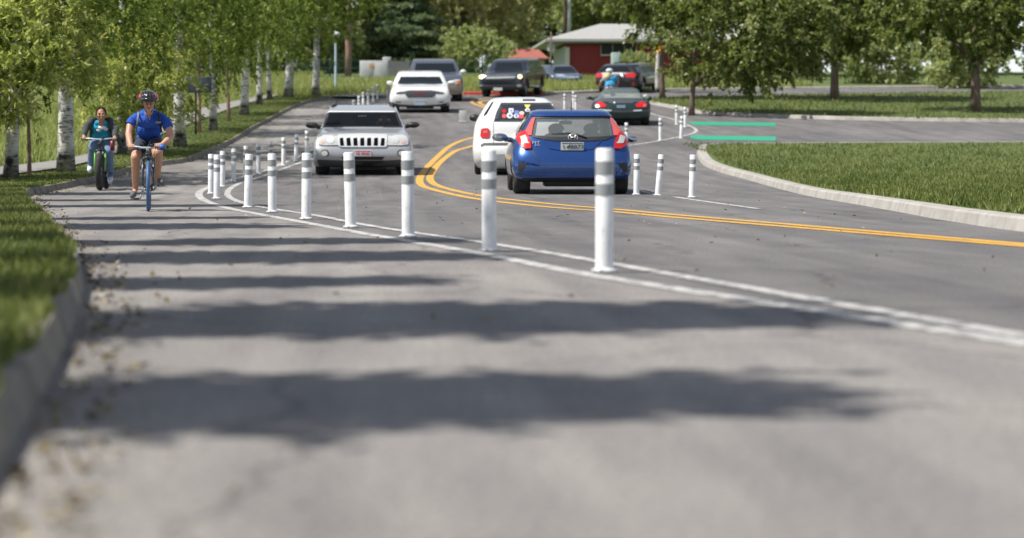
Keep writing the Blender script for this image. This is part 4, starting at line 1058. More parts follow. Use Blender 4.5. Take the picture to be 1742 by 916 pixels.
for i in range(7):
    u = 435+71.5*i; ww_ = 22 if 0 < i < 6 else 20; sk = (i-3)*2
    c.panel('grille_slot', z2([(u-ww_+sk*.3,468),(u+ww_-4+sk*.3,462 if i < 6 else 468),(u+ww_-sk,545),(u-ww_-sk,545)]), M['slot'], .034, 2.5, gr, depth=.0)
for mir in (0, 1):
    f_ = (lambda p: c.mirror_poly(p, 617.6)) if mir else (lambda p: p)
    hl = c.panel('headlight', f_(z2([(190,485),(205,448),(250,430),(330,432),(360,445),(400,440),(402,535),(260,538),(192,525)])), M['clearlens'], .02, 3)
    c.panel('reflector', f_(z2(oval(320,485,38,34))), M['chrome'], .026, 2.5, hl); c.panel('amber_lamp', f_(z2(oval(238,500,24,16))), mat('pale amber lens', (.72,.5,.4), .2, coat=1) if not mir else bpy.data.materials['pale amber lens'], .026, 2.5, hl)
    fb = c.panel('fog_light_bezel', f_(z2(oval(260,616,44,38))), M['greyplastic'], .012, 3); c.panel('lens', f_(z2(oval(256,620,34,28))), M['clearlens'], .024, 2.5, fb)
    MB().tube([c.ray(*q)[0]+Vector((0,0,.02)) for q in f_(z2([(338,138),(350,130),(372,122)]))]+[c.ray(*f_(z2([(372,122)]))[0])[0]+Vector((0,.5,.06)), c.ray(*f_(z2([(372,122)]))[0])[0]+Vector((0,1.7,.05))], .03, 8).build('roof_rail', M['plastic'], c.root, True)
c.panel('bumper_seam', z2([(160,540),(1150,540),(1150,546),(160,546)]), M['greyplastic'], .003, 6)
c.panel('air_intake', z2([(430,652),(880,652),(858,684),(450,684)]), M['plastic'], .008, 5)
c.panel('lower_valance', z2([(180,682),(420,692),(900,692),(1140,680),(1130,735),(1000,765),(330,765),(200,742)]), M['greyplastic'], .012, 5)
c.panel('lower_opening', z2([(460,700),(870,700),(840,758),(470,758)]), M['plastic'], .018, 5)
c.panel('hood_seam', z2([(225,352),(232,352),(192,448),(180,470)]), M['greyplastic'], .002, 4); c.panel('hood_seam', c.mirror_poly(z2([(225,352),(232,352),(192,448),(180,470)]),617.6), M['greyplastic'], .002, 4)
pl = plate(c, 601.8, 631.5, 256.2, 266.5, '1R 4R50', mat('red and white plate', (.72,.62,.64), .5), M['redink'], .55)
c.finish(M['silver'], [(-1,.75),(1,.75),(-1,3.7),(1,3.7)], .36, .32)
c.mirror(519.5, 543, 208.5, 219, 1.6, M['plastic']); c.mirror(691, 714.5, 207.5, 218, 1.6, M['plastic'])
q = c.loc(654, 210.5, 2.15); MB().tube([q+Vector((.17*math.cos(a), -.05*math.sin(a), .15*math.sin(a)-.06)) for a in [2*math.pi*i/20 for i in range(20)]], .016, 8, closed=True).build('steering_wheel', M['interior'], c.root, True)
DRV = (c, q)
for px in (590, 654):
    q2 = c.loc(px, 208, 3.0); st = MB().ball(q2+Vector((0,0,-.2)), (.27,.1,.34), 0, 14).build('front_seat', M['seat'], c.root, True); MB().ball(q2+Vector((0,0,.17)), (.15,.07,.1), 0, 12).build('headrest', M['seat'], st, True)
q2 = c.loc(616, 197.5, 2.3); MB().box(q2, (.22,.03,.06), 0, .02).build('rear_view_mirror', M['mirrorglass'], c.root)

# --- white retro wagon behind the blue car, seen from behind
c = Car('white_wagon', 'white rounded wagon covered in window stickers, half hidden behind the blue hatchback', 'car', 883, 297, .8,
    [(287,.2,70,4.0),(280,.05,76,4.1),(268,.0,78.5,4.2),(255,.0,79.5,4.2),(247,.06,79,4.2),(232,.16,78,4.0),(215,.22,76,3.6),(206,.28,73,3.1),(195,.42,66.5,2.9),(184,.58,60,2.7),(175,.75,54,2.5),(170,.9,49,2.3),(167,1.15,42,2.1),(165.5,1.5,25,1.8)], 4.2, exp=3.2, yaw=R(-4.2))
c.tunnel(z3([(310,135),(735,135),(750,180),(760,262),(262,262)]), -.4, 2.4, .97, .5)
c.panel('rear_window', z3([(300,124),(740,124),(765,170),(775,278),(240,278),(262,200)]), mat('tinted rear window', (.03,.035,.045), .04, alpha=.8, coat=1), .005, 5)
c.panel('window_surround', z3([(290,114),(745,114),(752,124),(296,124)]), M['whitep'], .014, 5)
c.panel('brake_light', z3(rr(478,97,580,108,3)), M['greyplastic'], .02, 4)
c.panel('tail_light', z3([(140,340),(160,333),(195,333),(208,345),(207,400),(195,412),(145,412),(132,398)]), M['redlens'], .03, 3)
c.panel('reflector', z3([(158,352),(192,350),(196,372),(160,376)]), M['redpale'], .036, 3)
c.panel('tail_light', c.mirror_poly(z3([(140,340),(160,333),(195,333),(208,345),(207,400),(195,412),(145,412),(132,398)])), M['redlens'], .03, 3)
c.panel('side_glass', z3([(225,118),(243,112),(185,215),(158,238),(162,215)]), M['carglass'], .006, 3)
c.panel('hatch_seam', z3([(236,278),(241,278),(241,458),(236,458)]), M['greyplastic'], .002, 4)
c.panel('bumper_pad', z3([(135,468),(165,455),(800,455),(800,472),(170,478),(140,490)]), M['greyplastic'], .035, 4, depth=.05)
c.panel('bumper', z3([(130,490),(170,478),(800,476),(800,545),(150,545),(128,520)]), M['whitep'], .03, 4, depth=.05)
stk = [(325,192,19,16,'redlens'),(383,187,20,17,'plate'),(326,232,18,18,'redpale'),(372,228,26,24,'plate'),(428,205,18,18,'stb'),(425,232,22,18,'plate'),(470,208,22,16,'stp'),(465,238,22,14,'redpale'),(517,155,26,15,'sty'),(517,184,22,14,'plate')]
M['stb'] = mat('blue sticker', (.10,.16,.5), .5); M['stp'] = mat('pink sticker', (.65,.45,.42), .5); M['sty'] = mat('yellow sticker', (.75,.6,.12), .5)
for i, (u, v_, a, b2, mm) in enumerate(stk):
    pts = [(u-a,v_-b2),(u+a,v_-b2),(u+a*.2,v_+b2),(u-a*.2,v_+b2)] if mm == 'sty' else (rr(u-a,v_-b2,u+a,v_+b2,4) if i % 3 == 1 else oval(u,v_,a,b2,10))
    st = c.panel('sticker', z3(pts), M[mm], .012, 3, depth=-.008)
    if mm == 'plate': c.panel('print', z3(oval(u+2, v_+2, a*.5, b2*.45, 8)), M['stb' if i % 2 else 'interior'], .016, 3, st, depth=-.012)
c.finish(M['whitep'], [(-1,.8),(1,.8),(-1,3.4),(1,3.4)], .31, .30)
c.mirror(798, 817, 194.5, 207, 2.2, M['plastic'])

# --- white crossover with red lettering on the grille, front
z4 = lambda pts: zp(pts, 5.711, 640, 85)
c = Car('white_crossover', 'white crossover with red letters on its grille, coming down the hill', 'car', 714.5, 191.5, .9,
    [(181,.15,49,4.7),(177,.04,51.5,4.8),(170,.0,52,4.85),(162,.02,51.5,4.9),(157,.08,50,4.85),(152,.2,48.5,4.8),(148,.55,47,4.75),(144,1.25,46.5,4.75),(141,1.5,45.5,4.7),(134,1.8,42.5,4.65),(129,2.05,40,4.6),(125,2.25,38,4.55),(122.5,2.6,36,4.4),(121,3.1,31,4.1)], 4.9, exp=4.4, yaw=R(-1.6))
c.panel('windshield', z4([(238,262),(618,262),(652,330),(560,337),(425,333),(290,337),(206,332)]), M['carglass'], .006, 5)
gr = c.panel('grille', z4([(272,402),(320,396),(540,396),(585,402),(572,440),(545,464),(310,464),(285,440)]), M['plastic'], .02, 3)
for v_ in (410,428,446): c.panel('grille_bar', z4([(292,v_),(568,v_),(566,v_+8),(294,v_+8)]), M['darklens'], .026, 4, gr)
h, nn = c.ray(714.5, 158.6); text('GMC', .17, h+Vector((0,-.05,-.02)), M['redlens'], gr, sx=1.35)
c.panel('grille_surround', z4([(255,398),(320,388),(540,388),(602,398),(596,410),(540,399),(320,399),(262,410)]), M['chrome'], .03, 3)
for mir in (0, 1):
    f_ = (lambda p: c.mirror_poly(p, 714.3)) if mir else (lambda p: p)
    c.panel('headlight', f_(z4([(185,420),(215,410),(272,404),(278,430),(230,432),(195,430)])), M['darklens'], .014, 3)
    c.panel('lower_lamp', f_(z4([(190,500),(240,505),(240,515),(195,512)])), M['darklens'], .012, 3)
c.panel('lower_intake', z4([(150,512),(230,530),(380,540),(470,540),(620,530),(705,512),(700,545),(650,570),(210,570),(155,545)]), M['greyplastic'], .015, 4)
plate(c, 705, 723.5, 171.5, 179.3, None, mat('blue white plate', (.42,.52,.62), .5), M['ink'])
c.finish(M['whitep'], [(-1,.9),(1,.9),(-1,3.8),(1,3.8)], .37, .34)
c.mirror(657.5, 669, 137.8, 145, 1.7, M['whitep']); c.mirror(761, 775.5, 137.5, 144.5, 1.7, M['whitep'])

# --- two tone suv behind it
c = Car('tan_suv', 'large grey and tan sport utility vehicle half hidden behind the white crossover', 'car', 741, 172.5, .9,
    [(161,.1,45,5.2),(156,.0,47.5,5.3),(145,.0,48,5.3),(138,.04,47.5,5.3),(133,.15,46.5,5.3),(128,.5,45.5,5.3),(124,1.35,44,5.2),(121,1.5,43,5.2),(113,1.85,40,5.15),(108,2.1,37.5,5.1),(104,2.3,36,5.0),(101.5,2.7,34,4.9),(100.3,3.2,30,4.6)], 5.3, exp=3.8)
c.panel('windshield', z4([(385,132),(750,132),(775,215),(700,222),(400,222),(372,212)]), M['carglass'], .006, 5)
c.panel('lower_body_paint', z4([(690,345),(852,300),(850,420),(800,440),(690,440)]), M['tan'], .008, 4)
hl = c.panel('headlight', z4([(700,310),(765,290),(815,290),(818,320),(770,335),(705,340)]), M['clearlens'], .02, 3); c.panel('amber_lamp', z4([(780,305),(818,300),(818,328),(785,332)]), M['amber'], .028, 3, hl)
c.panel('headlight', c.mirror_poly(z4([(700,310),(765,290),(815,290),(818,320),(770,335),(705,340)])), M['clearlens'], .02, 3)
c.panel('grille', z4([(470,300),(680,300),(680,345),(470,345)]), M['plastic'], .02, 4)
c.finish(M['slate'], [(-1,.9),(1,.9),(-1,4.2),(1,4.2)], .40, .34)
c.mirror(782.5, 793.5, 118.5, 127, 1.7, M['whitep'])

# --- dark pickup with a canopy over the bed, three-quarter front
c = Car('pickup_truck', 'dark blue pickup truck with lit yellow headlights and a canopy over its bed', 'truck', 852, 165, .9,
    [(153,.1,38,5.6),(149,.0,39.5,5.7),(140,.0,39.5,5.75),(133,.03,39.3,5.75),(128,.1,38.8,5.75),(125,.3,37.6,5.75),(122,1.3,36.5,5.75),(118,1.5,35.2,5.7),(111,1.85,32,5.6),(105,2.1,30,5.5),(102,2.4,28.5,5.4),(100.3,2.9,26,5.2)], 5.8, yaw=R(-16), exp=4.2)
c.panel('windshield', z4([(1170,128),(1405,125),(1425,205),(1405,212),(1160,205),(1150,200)]), M['carglass'], .008, 4)
c.panel('side_window', z4([(1462,150),(1478,120),(1530,118),(1535,195),(1468,205)]), mat('cab glass painted reflection', (.09,.13,.18), .12), .012, 4)  # pale blue reflection is put into the cab glass colour
c.panel('canopy_window', z4([(1560,115),(1625,118),(1660,190),(1565,192)]), mat('blue grey canopy glass', (.05,.08,.12), .1), .01, 4)
gr = c.panel('grille', z4([(1065,245),(1350,238),(1350,300),(1290,310),(1070,305)]), M['plastic'], .02, 4)
for v_ in (262, 285): c.panel('grille_bar', z4([(1075,v_),(1345,v_-5),(1345,v_+4),(1075,v_+8)]), M['darklens'], .04, 4, gr)
for u, v_ in ((1025,266),(1396,264)):
    hb = c.panel('headlight_housing', z4(rr(u-38,v_-28,u+38,v_+26,8)), M['darklens'], .02, 3); c.panel('headlight', z4(oval(u,v_,22,18)), M['lit'], .035, 3, hb)
c.panel('bumper', z4([(990,330),(1100,345),(1330,342),(1440,325),(1440,350),(1330,372),(1100,375),(995,355)]), M['greyplastic'], .04, 4, depth=.06)
c.panel('fog_light', z4(rr(1368,338,1410,358,5)), M['clearlens'], .05, 3); c.panel('fog_light', z4(rr(1000,335,1030,352,5)), M['clearlens'], .05, 3)
plate(c, 839.5, 855, 147, 154.5, None, None, M['ink'])
c.panel('door_seam', z4([(1462,210),(1466,210),(1472,340),(1468,340)]), M['plastic'], .004, 4)
c.panel('belt_trim', z4([(1462,212),(1660,198),(1661,204),(1462,219)]), M['darklens'], .01, 4)
c.panel('chrome_bar', z4([(1070,272),(1350,264),(1350,274),(1070,282)]), M['galv'], .05, 4)
c.panel('bed_gap', z4([(1545,110),(1551,110),(1556,360),(1550,360)]), M['plastic'], .003, 4)
c.finish(M['navy'], [(-1,.95),(1,.95),(-1,4.6),(1,4.6)], .43, .34)
# roof rack bars
a0 = c.loc(858, 99.4, 2.9)
c.mirror(868.5, 876.5, 117, 123.5, 1.7, M['plastic'], side=1)

# --- dark green saloon from behind
z5 = lambda pts: zp(pts, 3.524, 910, 90)
c = Car('green_saloon', 'dark green saloon car seen from behind, beyond the blue hatchback', 'car', 1056.5, 212.8, .95,
    [(205,.2,44,4.7),(201,.05,49,4.8),(195,.0,50.2,4.85),(188,.0,50.5,4.85),(182,.05,50,4.8),(177,.14,49,4.7),(173,.24,47.5,4.3),(170.5,.55,45,3.7),(168.5,.95,41,3.4),(163,1.3,36,3.1),(157,1.7,32,2.9),(153,1.95,29.5,2.7),(150.5,2.2,26,2.5),(149.3,2.3,18,2.4)], 4.9, exp=3.0, yaw=R(-6))
c.tunnel(z5([(408,224),(619,224),(644,270),(384,270)]), .3, 4.0, .97, 1.5)
c.panel('rear_window', z5([(405,220),(620,220),(650,276),(515,272),(378,276)]), mat('grey green glass', (.30,.38,.36), .04, alpha=.35, coat=.6), .005, 3)
for mir in (0, 1):
    f_ = (lambda p: c.mirror_poly(p, 1056.2)) if mir else (lambda p: p)
    tl = c.panel('tail_light', f_(z5([(360,310),(372,298),(400,295),(430,315),(420,328),(365,328)])), M['redlens'], .02, 2.5)
    c.panel('reversing_lens', f_(z5([(362,312),(380,308),(388,326),(366,327)])), M['redpale'], .026, 2.5, tl)
c.panel('bumper_strip', z5([(350,343),(520,350),(690,343),(690,349),(520,357),(350,350)]), M['greyplastic'], .02, 3)
c.panel('bumper_highlight_strip', z5([(380,340),(460,344),(460,350),(380,347)]), M['chrome'], .03, 3); c.panel('bumper_highlight_strip', z5([(590,345),(640,342),(640,349),(590,351)]), M['chrome'], .03, 3)
c.panel('plate_plinth', z5([(440,296),(590,296),(585,304),(445,304)]), M['greyplastic'], .016, 3)
plate(c, 1049.5, 1064, 178.5, 184, None, mat('blue grey plate', (.30,.38,.5), .5), M['ink'])
h, nn = c.ray(1045.5, 175.5); MB().ball(h+Vector((0,-.02,0)), (.05,.03,.05), 0, 10).build('boot_sun_glint', M['chrome'], c.root, True)  # chrome ball added as the sun glare on the boot lid
for px in (1032, 1075.5):
    q = c.loc(px, 164, 1.9); MB().box(q, (.34,.12,.13), 0, .05).build('headrest', M['beige'], c.root, True)
q = c.loc(1054, 166.5, 1.8); MB().box(q, (1.5,.2,.07), 0, .03).build('parcel_shelf', M['beige'], c.root)
c.finish(M['green'], [(-1,.95),(1,.95),(-1,3.75),(1,3.75)], .31, .30)
c.mirror(996.5, 1007.5, 164, 170, 2.9, M['green']); c.mirror(1099, 1110, 164.5, 171, 2.9, M['green'])
q = c.loc(1098, 164.5, 2.75); MB().ball(q, (.09,.05,.08), 0, 12).build('mirror_glass', M['clearlens'], c.root, True)

# --- black suv behind the saloon, three-quarter rear
c = Car('black_suv', 'black sport utility vehicle with red tail lights, turning right beyond the green saloon', 'car', 1049, 158, .9,
    [(150,.15,35,4.6),(146,.03,38.5,4.7),(140,.0,40,4.8),(132,.02,40,4.8),(127,.08,39.5,4.7),(123,.16,38,4.0),(119,.28,36,3.7),(114,.45,33,3.4),(110.5,.65,30,3.1),(109,1.0,27,2.8),(108.3,1.4,20,2.4)], 4.8, yaw=R(-24), exp=3.6)
c.panel('rear_window', z5([(395,84),(555,84),(575,118),(380,118)]), M['carglass'], .008, 3)
c.panel('side_window', z5([(600,84),(640,88),(690,128),(620,122)]), mat('side glass painted reflection', (.07,.09,.13), .1), .01, 3)  # bluish reflection painted into the colour of the side glass
for pts in ([(350,122),(402,124),(408,136),(398,150),(352,148)],[(540,126),(590,120),(606,130),(600,152),(545,148)]): c.panel('tail_light', z5(pts), M['redlens'], .02, 2.5)
c.panel('reflector', z5(rr(582,178,598,200,2)), M['redlens'], .014, 2.5); c.panel('reflector', z5(rr(348,178,356,200,2)), M['redlens'], .014, 2.5)
pl = c.panel('number_plate', z5(rr(450,150,505,168,2)), M['greyplastic'], .02, 3)
c.panel('chrome_badge', z5([(515,124),(524,130),(530,144),(524,145),(512,132)]), M['chrome'], .02, 3)
c.finish(M['black'], [(-1,.9),(1,.9),(-1,3.7),(1,3.7)], .38, .32)
mb = MB()
for px in (1040, 1060):
    a = c.ray(px, 112)[0]; mb.tube([a+Vector((0,.5,.13)), a+Vector((0,2.0,.16))], .025, 6)
mb.build('roof_rack', M['plastic'], c.root, True)
c.mirror(1108, 1116.5, 124.5, 129.5, 3.2, M['black'], side=1)

# --- car parked beyond the grass
c = Car('parked_car', 'grey-blue parked car with a pale bonnet beyond the tall grass, before the red building', 'car', 966, 141, .8,
    [(138,.05,27,4.4),(134,.0,28.5,4.5),(130,.05,29,4.5),(126.5,.25,28.5,4.5),(125,.9,28,4.4),(122,1.2,27.5,4.2),(116,1.6,25.5,3.9),(112.5,1.9,23.5,3.6),(111.2,2.2,20,3.3)], 4.5, yaw=R(10), exp=3.6, z_y=139)
c.panel('windshield', z5([(122,84),(252,80),(268,112),(250,122),(112,124),(108,112)]), M['carglass'], .008, 3)
c.panel('pale_bonnet', z5([(122,130),(262,128),(264,152),(124,156)]), mat('pale blue paint', (.33,.40,.55), .35, coat=.8), .008, 3)
c.panel('side_window', z5([(278,82),(296,84),(318,112),(288,114)]), M['carglass'], .008, 3)
c.finish(M['greyblue'], [(-1,.8),(1,.8),(-1,3.5),(1,3.5)], .33, .28)
# ---------------------------------------------------------------- people and bicycles
M['skin'] = mat('skin', (.50,.27,.175), .5); M['skin'].node_tree.nodes['Principled BSDF'].inputs['Subsurface Weight'].default_value = .06
M['skin2'] = mat('skin tan', (.40,.21,.135), .5); M['hair'] = mat('dark hair', (.02,.013,.010), .8, spec=.2); M['eyew'] = mat('eye white', (.38,.34,.32), .4); M['iris'] = mat('iris', (.03,.02,.015), .2)
M['lips'] = mat('lips', (.30,.11,.085), .6)
def cloth(name, c, sc=30):
    m = mat(name, c, .85); noise_col(m, [(.3,tuple(k*.8 for k in c)),(.7,tuple(k*1.12 for k in c))], 6, bump=.9, bscale=11, bdist=.035); return m
M['royal'] = cloth('royal blue polo cloth', (.012,.075,.42)); M['shorts'] = cloth('dark navy shorts cloth', (.028,.035,.065)); M['jacket'] = cloth('charcoal jacket', (.05,.055,.06))
M['cyan'] = cloth('turquoise shirt', (.01,.28,.45)); M['jeans'] = cloth('blue jeans', (.13,.20,.32)); M['darkjeans'] = cloth('dark jeans', (.03,.04,.08)); M['shoewhite'] = mat('white blue shoe', (.6,.64,.75), .6)
M['shoegrey'] = mat('grey shoe', (.11,.11,.115), .8); M['sole'] = mat('pale sole', (.35,.34,.33), .7); M['redlace'] = mat('red lining', (.5,.02,.06), .6); M['strap'] = mat('grey strap', (.22,.23,.22), .7); M['strapd'] = mat('dark strap', (.02,.022,.03), .8)
M['helmet'] = mat('glossy black helmet', (.012,.012,.015), .15, coat=1); M['helmetred'] = mat('red helmet shell', (.55,.02,.05), .25, coat=1)
M['bikeblue'] = mat('blue tyre and fork', (.05,.11,.24), .5); M['bikeframe'] = mat('dark bike frame', (.02,.03,.045), .3, .3, 1); M['bikegreen'] = mat('lime green frame paint', (.12,.45,.03), .3, coat=1)
M['glove'] = mat('blue grip bag', (.03,.13,.45), .6); M['bottle'] = mat('dark red bottle', (.22,.02,.03), .4); M['straw'] = mat('straw hat', (.60,.50,.33), .8); M['paleteal'] = mat('pale helmet', (.55,.65,.62), .4)
M['skyshirt'] = cloth('sky blue shirt', (.05,.33,.60)); M['red_skin'] = M['skin']

def remesh(mb, name, m, parent, voxel=.008, smooth=3):
    me = bpy.data.meshes.new('t'); me.from_pydata(mb.v, [], mb.f); o = bpy.data.objects.new('t', me); COL.objects.link(o)
    a = o.modifiers.new('r', 'REMESH'); a.mode = 'VOXEL'; a.voxel_size = voxel; a.use_smooth_shade = True
    if smooth: s_ = o.modifiers.new('s', 'SMOOTH'); s_.iterations = smooth; s_.factor = .5
    bpy.context.view_layer.update(); me2 = bpy.data.meshes.new_from_object(o.evaluated_get(bpy.context.evaluated_depsgraph_get()))
    bpy.data.objects.remove(o); me2.materials.clear(); me2.materials.append(m); me2.name = name
    me2.polygons.foreach_set('use_smooth', [True]*len(me2.polygons)); r_ = bpy.data.objects.new(name, me2); return link(r_, parent)
class Fig:
    def __init__(s, cx, base_py, label, Y=None):
        Y = Y or gnd_y(base_py); s.Z0 = Y; s.o = Vector(((cx-PX)*Y/F, Y, g(Y)))
        s.root = empty('person', s.o+Vector((0,1.0,0)), (0,0,0), label, 'person'); s.o = s.root.location.copy()
    def J(s, px, py, d): return W(px, py, s.Z0+d)-s.o
    def r(s, px): return px*s.Z0/F
    def limb(s, mb, pts, rads, n=14):
        P_ = [s.J(*p) for p in pts]; rr_ = [s.r(k) for k in rads]
        # round joints, tapered runs
        mb.tube(P_, rr_, n); 
        for p, k in zip(P_, rr_): mb.ball(p, k*.995, 0, 14)
        return mb
    def sleeve(s, name, pts, rads, m, n=18):
        P_ = [s.J(*p) for p in pts]; return MB().tube(P_, [s.r(k) for k in rads], n, caps=True).build(name, m, s.root, True)
    def ell(s, mb, p, rx, ry, rz, M_=None): mb.ball(s.J(*p), (s.r(rx), s.r(ry), s.r(rz)), 0, 20, M_); return mb
def hand(mb, c, side, bar_r=.018, k=1.0):
    """right or left hand closed over a bar that runs along x; c: bar centre under the palm"""
    mb.ball(c+Vector((0,.028,.022))*k, (.042*k,.036*k,.019*k), 0, 14)
    for i in range(4):
        x = (i-1.5)*.0215*k; L_ = (1.0,1.08,1.04,.88)[i if side > 0 else 3-i]
        pts = [c+Vector((x,.012,.032))*1, c+Vector((x,-.016*L_-.012,.026)), c+Vector((x,-.034*L_-.004,.002)), c+Vector((x*.98,-.022,-.022*L_))]
        pts = [c+(p-c)*k for p in pts]; r_ = .0088*k
        mb.tube(pts, [r_,r_*.98,r_*.92,r_*.8], 8)
        for p in pts: mb.ball(p, r_*.95, 0, 8)
    t = -side*.044
    pts = [c+Vector((t*.55,.036,.012))*k, c+Vector((t,.012,-.002))*k, c+Vector((t*1.05,-.016,-.014))*k]
    mb.tube(pts, [.012*k,.0105*k,.008*k], 8); mb.ball(pts[-1], .009*k, 0, 8); mb.ball(pts[1], .0105*k, 0, 8)
def head(f, mb, px, py, d, w, h, tilt=0):
    """cranium, jaw, cheeks, nose, brow, ears; w,h half sizes in px; returns feature points"""
    f.ell(mb, (px, py-h*.22, d+.09), w*.98, w*1.2, h*.80); f.ell(mb, (px, py+h*.38, d+.05), w*.80, w*.84, h*.58)
    f.ell(mb, (px, py+h*.78, d+.01), w*.36, w*.36, h*.2)
    for s_ in (-1, 1):
        f.ell(mb, (px+s_*w*.48, py+h*.18, d-.005), w*.34, w*.42, h*.26); f.ell(mb, (px+s_*w*1.0, py+h*.05, d+.12), w*.13, w*.28, h*.24)
        f.ell(mb, (px+s_*w*.40, py-h*.24, d-.022), w*.40, w*.2, h*.09)
    f.limb(mb, [(px, py-h*.12, d-.03), (px, py+h*.22, d-.062)], [w*.11, w*.21], 8)
    f.ell(mb, (px, py+h*.52, d-.025), w*.30, w*.22, h*.07)
def face_parts(f, px, py, d, w, h):
    for s_ in (-1, 1):
        e = MB(); f.ell(e, (px+s_*w*.40, py-h*.04, d-.017), w*.15, w*.13, h*.045); eo = e.build('eye', M['eyew'], f.root, True)
        e = MB(); f.ell(e, (px+s_*w*.40, py-h*.04, d-.028), w*.085, w*.06, h*.045); e.build('iris', M['iris'], eo, True)
        e = MB(); f.limb(e, [(px+s_*w*.18, py-h*.22, d-.045),(px+s_*w*.42, py-h*.28, d-.045),(px+s_*w*.65, py-h*.20, d-.025)], [w*.035,w*.045,w*.02], 6); e.build('eyebrow', M['hair'], f.root, True)
    e = MB(); f.ell(e, (px, py+h*.53, d-.048), w*.27, w*.07, h*.05); e.build('lips', M['lips'], f.root, True)

def bicycle(label, cx, base_py, yaw, wr, tw, bar_z, bar_w, frame, forkm, tyrem, Y=None, bar_y=.45, group=None, fat=False, bar_c=0.0):
    Y = Y or gnd_y(base_py); sl_ = (g(Y+1.3)-g(Y+.3))
    t = empty('bicycle', ((cx-PX)*Y/F, Y, g(Y+.3)-.3*sl_), (math.atan(sl_), 0, yaw), label, 'bicycle', group)
    def wheel(y, nm):
        w = MB(); w.tube([(0, y+(wr-tw/2)*math.cos(a), wr+(wr-tw/2)*math.sin(a)) for a in [2*math.pi*i/40 for i in range(40)]], tw/2, 10, closed=True)
        wo_ = w.build(nm, tyrem, t, True)
        q = MB(); q.tube([(0, y+(wr-tw*1.25)*math.cos(a), wr+(wr-tw*1.25)*math.sin(a)) for a in [2*math.pi*i/40 for i in range(40)]], tw*.3, 8, closed=True)
        q.tube([(-.05,y,wr),(.05,y,wr)], .022, 10)
        q.build('rim', M['plastic'], wo_, True)
        q = MB()
        for k in range(28):
            a = 2*math.pi*k/28; sx = .035 if k % 2 else -.035
            q.tube([(sx, y+.02*math.cos(a+.6), wr+.02*math.sin(a+.6)), (0, y+(wr-tw*1.3)*math.cos(a), wr+(wr-tw*1.3)*math.sin(a))], .0016, 4)
        q.build('spokes', M['rim'], wo_)
        return wo_
    fy, ry_ = wr, wr+1.06; k = .045+tw*.45
    wheel(fy, 'front_wheel'); wheel(ry_, 'rear_wheel')
    hx = Vector((0, bar_y+.02, bar_z-.06)); crown = Vector((0, fy+.10, wr*2+.05))
    fk = MB()
    for s_ in (-1,1): fk.tube([(s_*k,fy,wr),(s_*k,fy+.03,wr*1.45),(s_*k,fy+.08,wr*2+.02)], [.012,.017,.019], 8)
    fko = fk.build('fork', forkm, t, True)
    MB().tube([(-k,fy+.07,wr*1.7),(-k,fy+.08,wr*2+.02),(0,fy+.09,wr*2+.045),(k,fy+.08,wr*2+.02),(k,fy+.07,wr*1.7)], .024, 8).build('fork_crown', M['bikeframe'], fko, True)
    bb = Vector((0, .98, .27)); st = Vector((0, 1.16, bar_z-.12)); ht = crown.lerp(hx, .25); hb = hx
    fr = MB(); fr.tube([crown, hb], .022, 10); fr.tube([hb.lerp(crown,.25), st.lerp(bb,.15)], .018, 8); fr.tube([crown.lerp(hb,.2), bb], .023, 8); fr.tube([st, bb], .018, 8)
    for s_ in (-1,1): fr.tube([bb+Vector((s_*.03,0,0)), (s_*.06,ry_,wr)], .011, 6); fr.tube([st.lerp(bb,.1), (s_*.06,ry_,wr)], .009, 6)
    fr.tube([bb-Vector((.05,0,0)), bb+Vector((.05,0,0))], .025, 10)
    fr.build('frame', frame, t, True)
    hbz = bar_z; bo = MB(); w2 = bar_w/2; c0 = Vector((bar_c,0,0))
    bo.tube([c0+Vector(v) for v in [(-w2,bar_y+.05,hbz),(-w2*.55,bar_y+.01,hbz+.005),(-w2*.2,bar_y-.01,hbz-.01),(w2*.2,bar_y-.01,hbz-.01),(w2*.55,bar_y+.01,hbz+.005),(w2,bar_y+.05,hbz)]], .014, 10)
    bo.tube([hb, (bar_c,bar_y-.01,hbz-.01)], .02, 8)
    h_ = bo.build('handlebar', M['galv'], t, True)
    for s_ in (-1,1):
        MB().tube([c0+Vector((s_*w2,bar_y+.05,hbz)), c0+Vector((s_*(w2-.13),bar_y+.028,hbz+.003))], .019, 10).build('grip', M['plastic'], h_, True)
        MB().tube([c0+Vector((s_*(w2-.15),bar_y+.01,hbz-.01)), c0+Vector((s_*(w2-.13),bar_y-.05,hbz-.03)), c0+Vector((s_*(w2-.03),bar_y-.05,hbz-.035))], .008, 6).build('brake_lever', M['plastic'], h_, True)
        MB().tube([c0+Vector((s_*(w2-.16),bar_y-.02,hbz-.01)), (s_*.08,bar_y-.09,hbz-.07), (s_*.03,bar_y-.05,hbz-.16), (s_*.02,fy+.04,wr*2+.02)], .004, 5).build('brake_cable', M['plastic'], h_, True)
    MB().box((0,bar_y-.03,hbz-.10),(.075,.05,.06),0,.015).box((.045,bar_y-.02,hbz+.02),(.05,.03,.03),0,.01).build('headlight', M['plastic'], t, True)
    MB().ball((0,1.24,bar_z-.02),(.075,.13,.03),0,14).tube([st,(0,1.22,bar_z-.03)], .013, 8).build('saddle', M['plastic'], t, True)
    cr = MB(); cr.tube([bb+Vector((.055,0,0)), bb+Vector((.065,.02,0))], .02, 8)
    cr.tube([bb+Vector((-.065,.095*math.cos(a),.095*math.sin(a))) for a in [2*math.pi*i/24 for i in range(24)]], .006, 6, closed=True); cr.tube([bb-Vector((.07,0,0)), bb+Vector((.07,0,0))], .014, 8)
    a1 = bb+Vector((-.115,-.08,-.12)); a2 = bb+Vector((.105,-.16,.05)); cr.tube([bb-Vector((.07,0,0)), a1], .013, 8); cr.tube([bb+Vector((.07,0,0)), a2], .013, 8)
    co_ = cr.build('crankset', M['galv'], t, True)
